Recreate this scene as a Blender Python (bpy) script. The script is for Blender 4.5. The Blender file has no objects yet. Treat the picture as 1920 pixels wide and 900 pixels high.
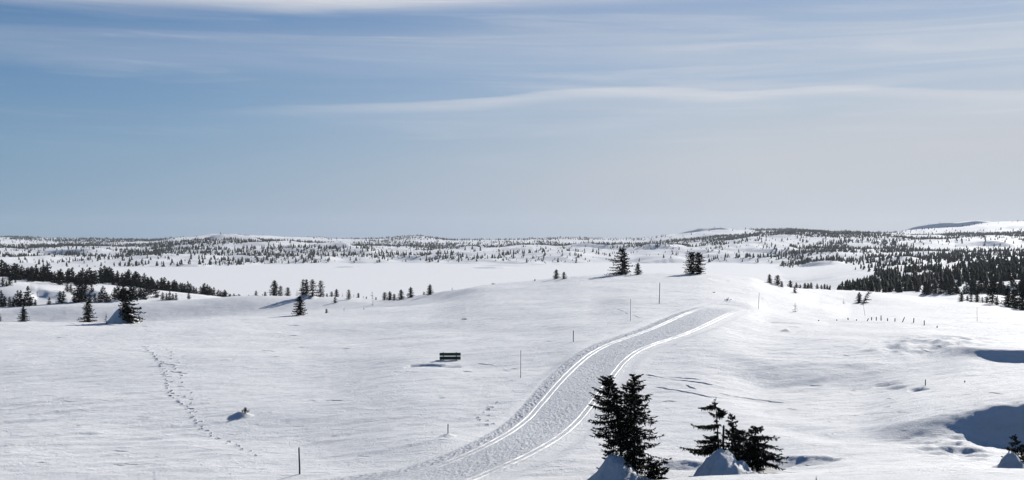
import bpy, math, random
import numpy as np
from mathutils import Vector

# ------------------------------------------------------------------ camera, sky, sun, exposure
scene = bpy.context.scene
F, CX, HR = 2100.0, 960.0, 458.0           # focal length, centre column and horizon row (1920 px wide picture)
CAMZ = 12.0                                 # eye height over the near field
cam_data = bpy.data.cameras.new("camera")
cam_data.sensor_width = 36.0
cam_data.lens = F / 1920.0 * 36.0
cam_data.shift_y = (HR - 450.0) / 1920.0
cam_data.clip_start = 0.5
cam_data.clip_end = 30000.0
camera = bpy.data.objects.new("camera", cam_data)
camera.location = (0, 0, CAMZ)
camera.rotation_euler = (math.radians(90), 0, 0)
scene.collection.objects.link(camera)
scene.camera = camera

SUN_AZ, SUN_EL = math.radians(33), math.radians(24)     # right of straight ahead, above the horizon
SV = Vector((math.sin(SUN_AZ) * math.cos(SUN_EL), math.cos(SUN_AZ) * math.cos(SUN_EL), math.sin(SUN_EL)))
sun_data = bpy.data.lights.new("sun", 'SUN')
sun_data.energy = 5.0
sun_data.angle = math.radians(0.55)
sun_data.color = (1.0, 0.965, 0.90)
sun = bpy.data.objects.new("sun", sun_data)
sun.rotation_euler = (-SV).to_track_quat('-Z', 'Y').to_euler()
sun.location = (60, 60, 80)
scene.collection.objects.link(sun)

world = bpy.data.worlds.new("World")
scene.world = world
world.use_nodes = True


class NT:
    """small helper to wire shader nodes"""
    def __init__(self, tree):
        self.t = tree
        tree.nodes.clear()

    def n(self, kind, **kw):
        nd = self.t.nodes.new(kind)
        for k, v in kw.items():
            setattr(nd, k, v)
        return nd

    def put(self, sock, v):
        if hasattr(v, 'links'):
            self.t.links.new(v, sock)
        else:
            sock.default_value = v

    def m(self, op, a, b=0.0, c=0.0, clamp=False):
        nd = self.n('ShaderNodeMath', operation=op, use_clamp=clamp)
        for s, v in zip(nd.inputs, (a, b, c)):
            self.put(s, v)
        return nd.outputs[0]

    def ss(self, v, lo, hi):
        nd = self.n('ShaderNodeMapRange', interpolation_type='SMOOTHSTEP')
        self.put(nd.inputs[0], v)
        self.put(nd.inputs[1], lo)
        self.put(nd.inputs[2], hi)
        return nd.outputs[0]

    def comb(self, x, y, z=0.0):
        nd = self.n('ShaderNodeCombineXYZ')
        for s, v in zip(nd.inputs, (x, y, z)):
            self.put(s, v)
        return nd.outputs[0]

    def noise(self, vec, scale, detail=4.0, rough=0.5, dist=0.0):
        nd = self.n('ShaderNodeTexNoise')
        self.put(nd.inputs['Vector'], vec)
        nd.inputs['Scale'].default_value = scale
        nd.inputs['Detail'].default_value = detail
        nd.inputs['Roughness'].default_value = rough
        nd.inputs['Distortion'].default_value = dist
        return nd.outputs['Fac']

    def curve(self, v, lo, hi, pts):
        mr = self.n('ShaderNodeMapRange')
        self.put(mr.inputs[0], v)
        mr.inputs[1].default_value = lo
        mr.inputs[2].default_value = hi
        fc = self.n('ShaderNodeFloatCurve')
        c = fc.mapping.curves[0]
        pts = [((p - lo) / (hi - lo), q) for p, q in pts]
        c.points[0].location = pts[0]
        c.points[1].location = pts[-1]
        for p in pts[1:-1]:
            c.points.new(*p)
        fc.mapping.update()
        self.put(fc.inputs['Value'], mr.outputs[0])
        return fc.outputs[0]

    def mix(self, f, a, b):
        nd = self.n('ShaderNodeMix', data_type='RGBA')
        self.put(nd.inputs[0], f)
        self.put(nd.inputs[6], a)
        self.put(nd.inputs[7], b)
        return nd.outputs[2]


def build_world():
    t = NT(world.node_tree)
    out = t.n('ShaderNodeOutputWorld')
    bg = t.n('ShaderNodeBackground')
    sky = t.n('ShaderNodeTexSky', sky_type='NISHITA', sun_disc=False)
    sky.sun_elevation = SUN_EL
    sky.sun_rotation = SUN_AZ
    sky.altitude = 900.0
    sky.air_density = 1.0
    sky.dust_density = 0.3
    sky.ozone_density = 3.0
    tc = t.n('ShaderNodeTexCoord')
    sep = t.n('ShaderNodeSeparateXYZ')
    t.t.links.new(tc.outputs['Generated'], sep.inputs[0])
    X, Y, Z = sep.outputs
    az = t.m('ARCTAN2', X, Y)
    el = t.m('ARCSINE', Z)
    dot = t.n('ShaderNodeVectorMath', operation='DOT_PRODUCT')
    t.t.links.new(tc.outputs['Generated'], dot.inputs[0])
    dot.inputs[1].default_value = SV
    tosun = dot.outputs['Value']
    fwd = t.m('POWER', t.m('MAXIMUM', tosun, 0.0), 3.0)          # thin ice cloud scatters forwards
    vec = t.comb(t.m('MULTIPLY', az, 1.6), t.m('MULTIPLY', el, 26.0), 0.3)
    vec2 = t.comb(t.m('MULTIPLY', az, 3.0), t.m('MULTIPLY', el, 80.0), 2.7)
    n1 = t.noise(vec, 1.0, 5.0, 0.5, 0.3)
    n2 = t.noise(vec2, 1.0, 5.0, 0.6, 0.6)
    nz = t.m('SUBTRACT', n1, 0.5)
    nz2 = t.m('SUBTRACT', n2, 0.5)
    # one long lenticular streak with a crisp upper rim
    e0 = t.curve(az, -0.6, 0.6, [(-0.6, 0.080), (-0.40, 0.098), (-0.26, 0.117), (-0.13, 0.1245), (-0.03, 0.130), (0.04, 0.137),
                                 (0.14, 0.1385), (0.20, 0.1345), (0.28, 0.1365), (0.42, 0.125), (0.6, 0.122)])
    wob = t.m('MULTIPLY', nz2, 0.006)
    s = t.m('SUBTRACT', t.m('ADD', e0, wob), el)                # > 0 below the rim
    rim = t.m('MULTIPLY', t.ss(s, -0.0004, 0.0022), t.m('SUBTRACT', 1.0, t.ss(s, 0.004, 0.013)))
    body = t.m('MULTIPLY', t.ss(s, -0.001, 0.006), t.m('SUBTRACT', 1.0, t.ss(s, 0.012, 0.030)))
    fade = t.ss(az, -0.30, 0.02)
    streak = t.m('MULTIPLY', fade, t.m('ADD', t.m('MULTIPLY', t.m('MULTIPLY', rim, t.m('ADD', 0.7, n2)), 0.30), t.m('MULTIPLY', body, 0.16)))
    # broad band a little higher, another veil near the top of the picture
    band = t.m('MULTIPLY', t.ss(el, 0.142, 0.163), t.m('SUBTRACT', 1.0, t.ss(el, 0.168, 0.188)))
    band = t.m('MULTIPLY', band, t.m('ADD', 0.20, t.m('MULTIPLY', nz, 0.5)))
    topedge = t.m('ADD', t.m('ADD', 0.2135, t.m('MULTIPLY', az, 0.026)), t.m('MULTIPLY', nz, 0.022))
    top = t.m('MULTIPLY', t.ss(t.m('SUBTRACT', el, topedge), -0.013, 0.008), t.m('SUBTRACT', 1.0, t.ss(el, 0.235, 0.30)))
    top = t.m('MULTIPLY', top, t.m('SUBTRACT', 0.95, t.m('MULTIPLY', t.ss(az, -0.2, 0.15), 0.55)))
    # thin veil of ice cloud, thicker in the slanting view towards the horizon and brighter towards the sun
    side = t.ss(az, -0.75, 0.55)
    veil = t.m('MULTIPLY', t.m('SUBTRACT', 1.0, t.ss(el, 0.0, 0.17)), 0.62)
    veil = t.m('ADD', veil, t.m('MULTIPLY', t.m('SUBTRACT', 1.0, t.ss(el, 0.10, 0.42)), t.m('ADD', 0.12, t.m('MULTIPLY', side, 0.62))))
    veil = t.m('ADD', veil, t.m('MULTIPLY', t.m('ADD', nz, t.m('MULTIPLY', nz2, 0.45)), t.m('MULTIPLY', t.ss(el, 0.06, 0.16), 0.50)))
    veil = t.m('ADD', veil, t.m('MULTIPLY', t.ss(el, 0.3, 0.5), t.m('MULTIPLY', t.ss(n1, 0.5, 0.8), 0.10)), clamp=True)
    vec3 = t.comb(t.m('MULTIPLY', az, 2.2), t.m('MULTIPLY', el, 46.0), 7.1)
    n3 = t.noise(vec3, 1.0, 7.0, 0.58, 1.2)
    vec4 = t.comb(t.m('MULTIPLY', az, 9.0), t.m('MULTIPLY', t.m('ADD', el, t.m('MULTIPLY', az, 0.02)), 150.0), 1.9)
    n4 = t.noise(vec4, 1.0, 6.0, 0.6, 0.8)
    sheet = t.m('MULTIPLY', t.ss(n3, 0.46, 0.72), t.m('MULTIPLY', t.ss(el, 0.05, 0.13), t.m('ADD', 0.05, t.m('MULTIPLY', side, 0.36))))
    sheet = t.m('MULTIPLY', sheet, t.m('SUBTRACT', 1.0, t.ss(el, 0.3, 0.6)))
    wisp = t.m('MULTIPLY', t.ss(n4, 0.52, 0.75), t.m('MULTIPLY', t.m('MULTIPLY', t.ss(el, 0.07, 0.12), t.ss(n3, 0.35, 0.6)), t.m('ADD', 0.05, t.m('MULTIPLY', side, 0.13))))
    wisp = t.m('MULTIPLY', wisp, t.m('SUBTRACT', 1.0, t.ss(el, 0.3, 0.6)))
    thick = t.m('ADD', t.m('ADD', streak, t.m('ADD', band, top)), t.m('ADD', sheet, wisp), clamp=True)
    K = 1.0 / SKY
    cl = t.mix(t.m('DIVIDE', fwd, 0.68, clamp=True), (0.132 * K, 0.238 * K, 0.375 * K, 1), (0.445 * K, 0.470 * K, 0.51 * K, 1))
    tint = t.n('ShaderNodeVectorMath', operation='MULTIPLY')
    t.t.links.new(sky.outputs[0], tint.inputs[0])
    tint.inputs[1].default_value = (0.52, 0.82, 1.08)
    col = t.mix(veil, tint.outputs[0], cl)
    col = t.mix(thick, col, (0.56 * K, 0.57 * K, 0.60 * K, 1))
    t.t.links.new(col, bg.inputs['Color'])
    bg.inputs['Strength'].default_value = SKY
    t.t.links.new(bg.outputs[0], out.inputs[0])


SKY = 0.05
build_world()
vs = scene.view_settings
vs.view_transform = 'Standard'
vs.look = 'None'
vs.exposure = 0.30
vs.gamma = 1.0
vs.use_curve_mapping = False
scene.cycles.max_bounces = 5
scene.cycles.diffuse_bounces = 0
scene.cycles.volume_bounces = 0
scene.cycles.use_denoising = True

# ------------------------------------------------------------------ helpers
COL = scene.collection
rng = np.random.RandomState(7)
random.seed(7)


def tag(o, label=None, cat=None, group=None, kind=None):
    if label: o['label'] = label
    if cat: o['category'] = cat
    if group: o['group'] = group
    if kind: o['kind'] = kind
    return o


def mesh_np(name, V, Q=None, T=None, mats=(), smooth=False, midx=None):
    V = np.asarray(V, dtype=np.float32)
    loops, starts, totals, pos = [], [], [], 0
    for A, k in ((Q, 4), (T, 3)):
        if A is None or len(A) == 0:
            continue
        A = np.asarray(A, dtype=np.int32)
        loops.append(A.ravel())
        starts.append(pos + np.arange(len(A), dtype=np.int32) * k)
        totals.append(np.full(len(A), k, dtype=np.int32))
        pos += A.size
    loops, starts, totals = np.concatenate(loops), np.concatenate(starts), np.concatenate(totals)
    me = bpy.data.meshes.new(name)
    me.vertices.add(len(V))
    me.vertices.foreach_set('co', V.ravel())
    me.loops.add(len(loops))
    me.loops.foreach_set('vertex_index', loops)
    me.polygons.add(len(starts))
    me.polygons.foreach_set('loop_start', starts)
    me.polygons.foreach_set('loop_total', totals)
    if smooth:
        me.polygons.foreach_set('use_smooth', np.ones(len(starts), dtype=bool))
    for m in mats:
        me.materials.append(m)
    if midx is not None:
        me.polygons.foreach_set('material_index', np.asarray(midx, dtype=np.int32))
    me.update(calc_edges=True)
    me.validate()
    return me


def obj(name, me, parent=None, loc=(0, 0, 0), rz=0.0, sc=1.0):
    o = bpy.data.objects.new(name, me)
    COL.objects.link(o)
    o.parent = parent
    o.location = loc
    o.rotation_euler = (0, 0, rz)
    o.scale = (sc, sc, sc) if not hasattr(sc, '__len__') else sc
    return o


_tabs = {}


def vnoise(x, y, seed=0):
    if seed not in _tabs:
        _tabs[seed] = np.random.RandomState(1000 + seed).rand(256, 256)
    T = _tabs[seed]
    xi, yi = np.floor(x).astype(np.int64), np.floor(y).astype(np.int64)
    fx, fy = x - xi, y - yi
    fx = fx * fx * fx * (fx * (fx * 6 - 15) + 10)
    fy = fy * fy * fy * (fy * (fy * 6 - 15) + 10)
    x0, x1, y0, y1 = xi & 255, (xi + 1) & 255, yi & 255, (yi + 1) & 255
    a = T[x0, y0] * (1 - fx) + T[x1, y0] * fx
    b = T[x0, y1] * (1 - fx) + T[x1, y1] * fx
    return (a * (1 - fy) + b * fy) * 2 - 1


def fbm(x, y, seed=0, octv=4, gain=0.5):
    s, a = 0.0, 1.0
    for k in range(octv):
        s = s + a * vnoise(x * 2 ** k + 17.3 * k, y * 2 ** k + 5.1 * k, seed + k)
        a *= gain
    return s


def sstep(x, a, b):
    t = np.clip((x - a) / (b - a), 0, 1)
    return t * t * (3 - 2 * t)


def pchip(xk, yk, x):
    xk, yk, x = np.asarray(xk, float), np.asarray(yk, float), np.asarray(x, float)
    h = np.diff(xk)
    dl = np.diff(yk) / h
    m = np.zeros_like(yk)
    ok = dl[:-1] * dl[1:] > 0
    w1, w2 = 2 * h[1:] + h[:-1], h[1:] + 2 * h[:-1]
    with np.errstate(divide='ignore', invalid='ignore'):
        m[1:-1] = np.where(ok, (w1 + w2) / (w1 / dl[:-1] + w2 / dl[1:]), 0.0)
    m[0], m[-1] = dl[0], dl[-1]
    x = np.clip(x, xk[0], xk[-1])
    i = np.clip(np.searchsorted(xk, x) - 1, 0, len(xk) - 2)
    t = (x - xk[i]) / h[i]
    t2, t3 = t * t, t * t * t
    return ((2 * t3 - 3 * t2 + 1) * yk[i] + (t3 - 2 * t2 + t) * h[i] * m[i]
            + (-2 * t3 + 3 * t2) * yk[i + 1] + (t3 - t2) * h[i] * m[i + 1])


# ------------------------------------------------------------------ materials
def snow_material(name, near=True, rough_scale=1.0, polished=False, tone=(0.885, 0.885, 0.89)):
    m = bpy.data.materials.new(name)
    m.use_nodes = True
    t = NT(m.node_tree)
    out = t.n('ShaderNodeOutputMaterial')
    b = t.n('ShaderNodeBsdfPrincipled')
    tc = t.n('ShaderNodeTexCoord')
    P = tc.outputs['Object']
    mp = t.n('ShaderNodeMapping')
    t.t.links.new(P, mp.inputs[0])
    mp.inputs['Rotation'].default_value = (0, 0, math.radians(24))
    mp.inputs['Scale'].default_value = (0.30, 1.0, 1.0)
    W = mp.outputs[0]
    streak = t.noise(W, 1.5, 7.0, 0.66, 0.5)          # wind-packed ripples
    grain = t.noise(P, 5.0 * rough_scale, 5.0, 0.8)
    big = t.noise(W, 0.22, 4.0, 0.55, 0.3)
    crust = t.ss(t.noise(W, 0.8, 6.0, 0.65, 0.8), 0.53, 0.555)   # broken edges of wind crust
    h = t.m('ADD', t.m('MULTIPLY', streak, 0.085), t.m('ADD', t.m('MULTIPLY', grain, 0.085), t.m('MULTIPLY', big, 0.15)))
    h = t.m('ADD', h, t.m('MULTIPLY', crust, 0.03))
    bump = t.n('ShaderNodeBump')
    bump.inputs['Strength'].default_value = 0.75 if near else 0.3
    bump.inputs['Distance'].default_value = 1.0
    t.t.links.new(h, bump.inputs['Height'])
    t.t.links.new(bump.outputs[0], b.inputs['Normal'])
    c2 = tuple(0.93 * v for v in tone)
    base = t.mix(t.ss(streak, 0.3, 0.7), (*c2, 1), (*tone, 1))
    if polished:                                      # coarse groomed bed: its self-shadowing put into the colour as grey speckle
        shade_at = t.n('ShaderNodeAttribute', attribute_name='bed_shade')
        shade_speckle = t.mix(t.ss(t.noise(P, 7.0, 4.0, 0.7), 0.35, 0.65), (0.55, 0.57, 0.61, 1), (0.80, 0.805, 0.82, 1))
        base = t.mix(shade_at.outputs['Fac'], base, shade_speckle)
    t.t.links.new(base, b.inputs['Base Color'])
    b.inputs['Roughness'].default_value = 0.75
    b.inputs['Specular IOR Level'].default_value = 0.06
    if polished:                                      # grooves glazed by skis
        at = t.n('ShaderNodeAttribute', attribute_name='polish')
        p = at.outputs['Fac']
        t.put(b.inputs['Roughness'], t.m('SUBTRACT', 0.75, t.m('MULTIPLY', p, 0.3)))
        t.put(b.inputs['Specular IOR Level'], t.m('ADD', 0.06, t.m('MULTIPLY', p, 0.26)))
        t.put(bump.inputs['Strength'], t.m('SUBTRACT', 0.75, t.m('MULTIPLY', p, 0.5)))
    t.t.links.new(b.outputs[0], out.inputs[0])
    return m


def plain_material(name, c1, c2, scale=6.0, rough=0.8, spec=0.2, stretch=(1, 1, 1), bump=0.0):
    m = bpy.data.materials.new(name)
    m.use_nodes = True
    t = NT(m.node_tree)
    out = t.n('ShaderNodeOutputMaterial')
    b = t.n('ShaderNodeBsdfPrincipled')
    tc = t.n('ShaderNodeTexCoord')
    mp = t.n('ShaderNodeMapping')
    t.t.links.new(tc.outputs['Object'], mp.inputs[0])
    mp.inputs['Scale'].default_value = stretch
    nz = t.noise(mp.outputs[0], scale, 5.0, 0.6)
    t.t.links.new(t.mix(t.ss(nz, 0.3, 0.7), (*c1, 1), (*c2, 1)), b.inputs['Base Color'])
    b.inputs['Roughness'].default_value = rough
    b.inputs['Specular IOR Level'].default_value = spec
    if bump:
        bp = t.n('ShaderNodeBump')
        bp.inputs['Strength'].default_value = bump
        bp.inputs['Distance'].default_value = 0.02
        t.t.links.new(nz, bp.inputs['Height'])
        t.t.links.new(bp.outputs[0], b.inputs['Normal'])
    t.t.links.new(b.outputs[0], out.inputs[0])
    return m


M_SNOW = snow_material('wind_packed_snow')
M_TRACK = snow_material('groomed_snow', True, 1.8, True)
M_LAKE = snow_material('lake_snow', False, 1.0)
M_NEEDLE = plain_material('spruce_needles', (0.009, 0.013, 0.009), (0.019, 0.024, 0.014), 3.0, 0.85, 0.1)
M_BARK = plain_material('spruce_bark', (0.020, 0.016, 0.013), (0.045, 0.036, 0.030), 8.0, 0.9, 0.1, (4, 4, 1), 0.5)
M_WOOD = plain_material('weathered_wood', (0.06, 0.05, 0.045), (0.14, 0.12, 0.10), 9.0, 0.85, 0.15, (6, 6, 0.8), 0.4)
M_DARKWOOD = plain_material('dark_stained_wood', (0.018, 0.015, 0.013), (0.05, 0.04, 0.032), 9.0, 0.8, 0.15, (6, 6, 0.8), 0.4)
M_CANE = plain_material('grey_cane', (0.30, 0.29, 0.27), (0.42, 0.40, 0.37), 9.0, 0.7, 0.2, (6, 6, 0.8))
M_GREEN = plain_material('green_painted_board', (0.006, 0.035, 0.026), (0.012, 0.058, 0.042), 5.0, 0.55, 0.35, (0.6, 6, 6), 0.3)
M_ROCK = plain_material('dark_rock', (0.03, 0.03, 0.032), (0.10, 0.095, 0.09), 4.0, 0.9, 0.2, (1, 1, 1), 0.6)

# ------------------------------------------------------------------ terrain: cross-sections of the land, near to far
# every row: [(picture column of the bearing, picture row, distance in m), ...]
FEAT = [
    [(0, 1298, 8)],
    [(0, 1050, 22)],
    [(0, 962, 38)],
    [(0, 925, 46), (900, 922, 46), (1200, 903, 46), (1320, 892, 46), (1500, 889, 46), (1880, 884, 46), (2300, 880, 46)],
    [(0, 896, 55), (560, 893, 55), (900, 896, 55), (1200, 893, 55), (1320, 893, 54), (1450, 888, 54), (1600, 874, 55), (1800, 870, 55), (1920, 884, 54)],
    [(0, 838, 63), (560, 838, 63), (840, 826, 63), (960, 828, 63), (1200, 838, 63), (1400, 846, 62), (1600, 836, 62), (1750, 834, 62), (1850, 846, 62), (1920, 856, 62)],
    [(0, 800, 70), (560, 796, 70), (840, 784, 70), (1100, 785, 70), (1300, 792, 70), (1450, 806, 69), (1600, 834, 65.2), (1700, 834, 65.2), (1800, 823, 65.8), (1850, 834, 66.3), (1920, 842, 66.6)],
    [(0, 770, 76), (560, 762, 76), (840, 746, 76), (1100, 752, 75), (1300, 764, 74.5), (1450, 788, 72), (1600, 804, 69.2), (1700, 787, 69), (1800, 771, 69.3), (1850, 763, 69.1), (1920, 756, 69)],
    [(0, 722, 90), (560, 711, 90), (840, 697, 87), (1100, 705, 84), (1300, 712, 84), (1450, 738, 85), (1600, 735, 86), (1735, 722, 84), (1920, 714, 81)],
    [(0, 670, 110), (560, 660, 109), (850, 667, 97), (1100, 655, 97), (1300, 652, 98), (1450, 671, 95), (1600, 676, 95), (1735, 674, 96), (1820, 665, 95.9), (1860, 670, 95.6), (1920, 673, 95.2)],
    [(0, 637, 130), (560, 630, 130), (850, 632, 115), (1100, 618, 113), (1300, 612, 114), (1450, 633, 113), (1600, 639, 109), (1735, 636, 106), (1820, 647, 98.0), (1860, 648, 97.0), (1920, 651, 96.4)],
    [(0, 607, 150), (220, 608, 152), (400, 600, 158), (600, 589, 168), (700, 580, 175), (800, 571, 178), (900, 565, 165), (1000, 574, 148), (1100, 578, 140), (1200, 568, 140), (1300, 570, 140), (1400, 578, 142), (1450, 590, 145), (1600, 603, 150), (1735, 604, 150), (1850, 611, 140), (1920, 614, 138)],
    [(0, 622, 186), (220, 622, 186), (400, 612, 192), (600, 596, 198), (700, 584, 202), (800, 568, 199), (900, 549, 190), (1000, 542, 185), (1100, 536, 178), (1200, 533, 178), (1300, 532, 178), (1400, 541, 180), (1450, 551, 180), (1500, 563, 180), (1540, 573, 180), (1600, 582, 190), (1735, 583, 195), (1850, 588, 185), (1920, 592, 180)],
    [(0, 609, 234), (240, 607, 236), (400, 594, 238), (600, 581, 236), (700, 576, 232), (800, 562, 220), (900, 540, 203), (1000, 534, 198), (1100, 525, 195), (1300, 521, 195), (1400, 530, 196), (1460, 548, 200), (1500, 558, 202), (1540, 566, 205), (1600, 566, 215), (1735, 571, 215), (1850, 579, 203), (1920, 588, 196)],
    [(0, 581, 255), (100, 573, 255), (240, 568, 258), (400, 559, 262), (480, 555, 262), (570, 556, 262), (640, 557, 262), (720, 561, 260), (800, 553, 240), (840, 546, 230), (920, 533, 220), (1000, 526, 215), (1140, 515, 212), (1300, 513, 212), (1400, 520, 212), (1460, 537, 215), (1500, 541, 225), (1600, 546, 245), (1680, 552, 245), (1740, 560, 240), (1840, 569, 225), (1920, 583, 215)],
    [(0, 594, 310), (240, 590, 310), (480, 574, 320), (720, 588, 320), (840, 590, 300), (1000, 600, 280), (1300, 600, 280), (1460, 590, 290), (1600, 575, 320), (1740, 575, 320), (1840, 580, 300), (1920, 592, 290)],
    [(0, 576, 370), (120, 574, 370), (240, 566, 375), (400, 562, 380), (480, 570, 400), (720, 585, 420), (1000, 590, 420), (1300, 590, 420), (1460, 580, 430), (1600, 560, 430), (1740, 564, 420), (1840, 562, 400), (1920, 575, 380)],
    [(0, 522, 450), (120, 527, 460), (240, 539, 470), (320, 549, 475), (400, 557, 480), (480, 568, 500), (720, 572, 550), (1000, 570, 550), (1300, 570, 550), (1460, 562, 550), (1600, 548, 560), (1700, 540, 560), (1800, 532, 540), (1920, 524, 520)],
    [(0, 556, 720), (1450, 553, 740), (1500, 546, 720), (1600, 530, 720), (1700, 516, 740), (1800, 507, 740), (1920, 499, 740)],
    [(0, 526, 1080), (1380, 526, 1080), (1500, 520, 1050), (1600, 507, 1050), (1700, 497, 1050), (1800, 489, 1050), (1920, 483, 1050)],
    [(0, 504.6, 1470), (900, 505, 1480), (1000, 505, 1480), (1100, 500, 1700), (1400, 499, 1700), (1500, 497, 1600), (1700, 486, 1500), (1920, 477, 1500)],
    [(0, 489, 1800), (240, 490, 1800), (480, 489, 1850), (800, 490, 1850), (1000, 488, 1900), (1200, 486, 2000), (1400, 484, 2000), (1500, 482, 2000), (1700, 473, 2000), (1920, 468, 2000)],
    [(0, 470, 2500), (240, 466, 2500), (400, 453, 2500), (520, 453, 2500), (650, 463, 2500), (800, 470, 2600), (1000, 466, 2600), (1200, 464, 2600), (1350, 454, 2600), (1500, 446, 2600), (1700, 450, 2600), (1920, 452, 2600)],
    [(0, 467, 3100), (240, 466, 3100), (400, 455, 3100), (520, 456, 3100), (650, 463, 3100), (800, 465, 3200), (1000, 462, 3200), (1200, 461, 3200), (1350, 450, 3200), (1500, 436, 3000), (1600, 440, 3000), (1700, 446, 3200), (1920, 440, 3200)],
    [(0, 446, 4200), (200, 449, 4200), (290, 450, 4200), (340, 445, 4200), (400, 443, 4200), (480, 442, 4200), (540, 446, 4200), (590, 448, 4200), (700, 450, 4200), (780, 444, 4200), (850, 450, 4200), (960, 450, 4200), (1060, 446, 4200), (1190, 450, 4200), (1260, 441, 4200), (1320, 434, 4200), (1370, 432, 4200), (1410, 434, 4200), (1480, 433, 4200), (1560, 436, 4200), (1650, 439, 4200), (1710, 431, 4200), (1780, 426, 4200), (1850, 419, 4200), (1920, 416, 4200)],
    [(0, 470, 6000)],
    [(0, 490, 7300)],
]
LAKE_Z = -32.1


def feat_at(pts, x):
    p = np.array(pts, float)
    if len(p) == 1:
        return np.full_like(x, p[0, 1]), np.full_like(x, p[0, 2])
    return pchip(p[:, 0], p[:, 1], x), pchip(p[:, 0], p[:, 2], x)


du = np.concatenate([np.linspace(-1.25, -0.51, 40)[:-1], np.linspace(-0.51, 0.51, 780), np.linspace(0.51, 1.25, 40)[1:]])
dd = np.concatenate([np.linspace(0.5, 45, 40)[:-1], np.exp(np.linspace(math.log(45), math.log(170), 420))[:-1],
                     np.exp(np.linspace(math.log(170), math.log(285), 110))[:-1],
                     np.exp(np.linspace(math.log(285), math.log(700), 90))[:-1],
                     np.exp(np.linspace(math.log(700), math.log(1450), 75))[:-1],
                     np.exp(np.linspace(math.log(1450), math.log(3000), 135))[:-1],
                     np.exp(np.linspace(math.log(3000), math.log(3980), 35))[:-1],
                     np.linspace(3980, 4240, 44)[:-1],
                     np.exp(np.linspace(math.log(4240), math.log(7200), 26))])
NU, ND = len(du), len(dd)
ximg = CX + F * du
rows_k, dist_k = zip(*[feat_at(f, ximg) for f in FEAT])
rows_k, dist_k = np.array(rows_k), np.array(dist_k)
z_k = -(rows_k - HR) / F * dist_k
ZG = np.zeros((ND, NU))
for j in range(NU):
    ZG[:, j] = pchip(np.concatenate([[0.0], dist_k[:, j]]), np.concatenate([[-1.8], z_k[:, j]]), dd)
DG, UG = np.meshgrid(dd, du, indexing='ij')
XG, YG = UG * DG, DG
IG = CX + F * UG                                   # bearing as a picture column


def lookup(G, X, Y):
    X, Y = np.atleast_1d(np.asarray(X, float)), np.atleast_1d(np.asarray(Y, float))
    u = np.clip(X / np.maximum(Y, 0.5), du[0], du[-1] - 1e-6)
    d = np.clip(Y, dd[0], dd[-1] - 1e-3)
    i = np.clip(np.searchsorted(dd, d) - 1, 0, ND - 2)
    j = np.clip(np.searchsorted(du, u) - 1, 0, NU - 2)
    a = (d - dd[i]) / (dd[i + 1] - dd[i])
    b = (u - du[j]) / (du[j + 1] - du[j])
    return (G[i, j] * (1 - a) * (1 - b) + G[i + 1, j] * a * (1 - b) + G[i, j + 1] * (1 - a) * b + G[i + 1, j + 1] * a * b)


def hit(x, row, dmin=40.0, dmax=6000.0, n=6000):
    """first place on the land seen on that bearing at that height of view"""
    u = (x - CX) / F
    ds = np.exp(np.linspace(math.log(dmin), math.log(dmax), n))
    z = lookup(ZG, u * ds, ds)
    r = HR - F * z / ds
    k = np.argmax(r <= row)
    if r[k] > row:
        k = np.argmin(r)
    return np.array([u * ds[k], ds[k]])


# groomed double track: run of the two pairs of grooves over the smooth land
PAIR_L = [(430, 912), (560, 905), (660, 903), (722, 898), (780, 885), (830, 872), (900, 848), (950, 820), (985, 790), (1020, 755), (1050, 715), (1075, 690), (1105, 660), (1140, 643), (1180, 632), (1220, 620), (1250, 605), (1280, 590), (1310, 578), (1340, 572.5)]
PAIR_R = [(700, 935), (780, 917), (850, 899), (925, 881), (985, 863), (1040, 830), (1080, 797), (1110, 760), (1135, 725), (1155, 695), (1170, 673), (1195, 655), (1225, 643), (1270, 632), (1300, 624), (1330, 608), (1355, 592), (1375, 584), (1395, 578)]


def run_of(pts, n):
    w = np.array([hit(*p) for p in pts])
    for _ in range(2):                                        # ease out kinks
        w[1:-1] = 0.25 * w[:-2] + 0.5 * w[1:-1] + 0.25 * w[2:]
    s = np.concatenate([[0], np.cumsum(np.hypot(*np.diff(w, axis=0).T))])
    q = np.linspace(0, s[-1], n)
    # smooth spline through the points
    def cr(y):
        m = np.gradient(y, s)
        i = np.clip(np.searchsorted(s, q) - 1, 0, len(s) - 2)
        h = s[i + 1] - s[i]
        t = (q - s[i]) / h
        return ((2 * t**3 - 3 * t**2 + 1) * y[i] + (t**3 - 2 * t**2 + t) * h * m[i] + (-2 * t**3 + 3 * t**2) * y[i + 1] + (t**3 - t**2) * h * m[i + 1])
    return np.stack([cr(w[:, 0]), cr(w[:, 1])], 1), s[-1]


NTR = 1900
TL, lenL = run_of(PAIR_L, NTR)
TR, lenR = run_of(PAIR_R, NTR)
TC = (TL + TR) / 2

# distance of the land to the track, for keeping it level there
near = (DG > 44) & (DG < 165) & (np.abs(UG) < 0.32)
dist_tr = np.full(DG.shape, 99.0)
half = np.hypot(*(TR - TL).T) / 2
cs = TC[::8]
hs = half[::8]
px, py = XG[near], YG[near]
best = np.full(px.shape, 99.0)
for (cx_, cy_), h_ in zip(cs, hs):
    best = np.minimum(best, np.hypot(px - cx_, py - cy_) - h_)
dist_tr[near] = best
offtrack = sstep(dist_tr, 0.9, 2.2)

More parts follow.
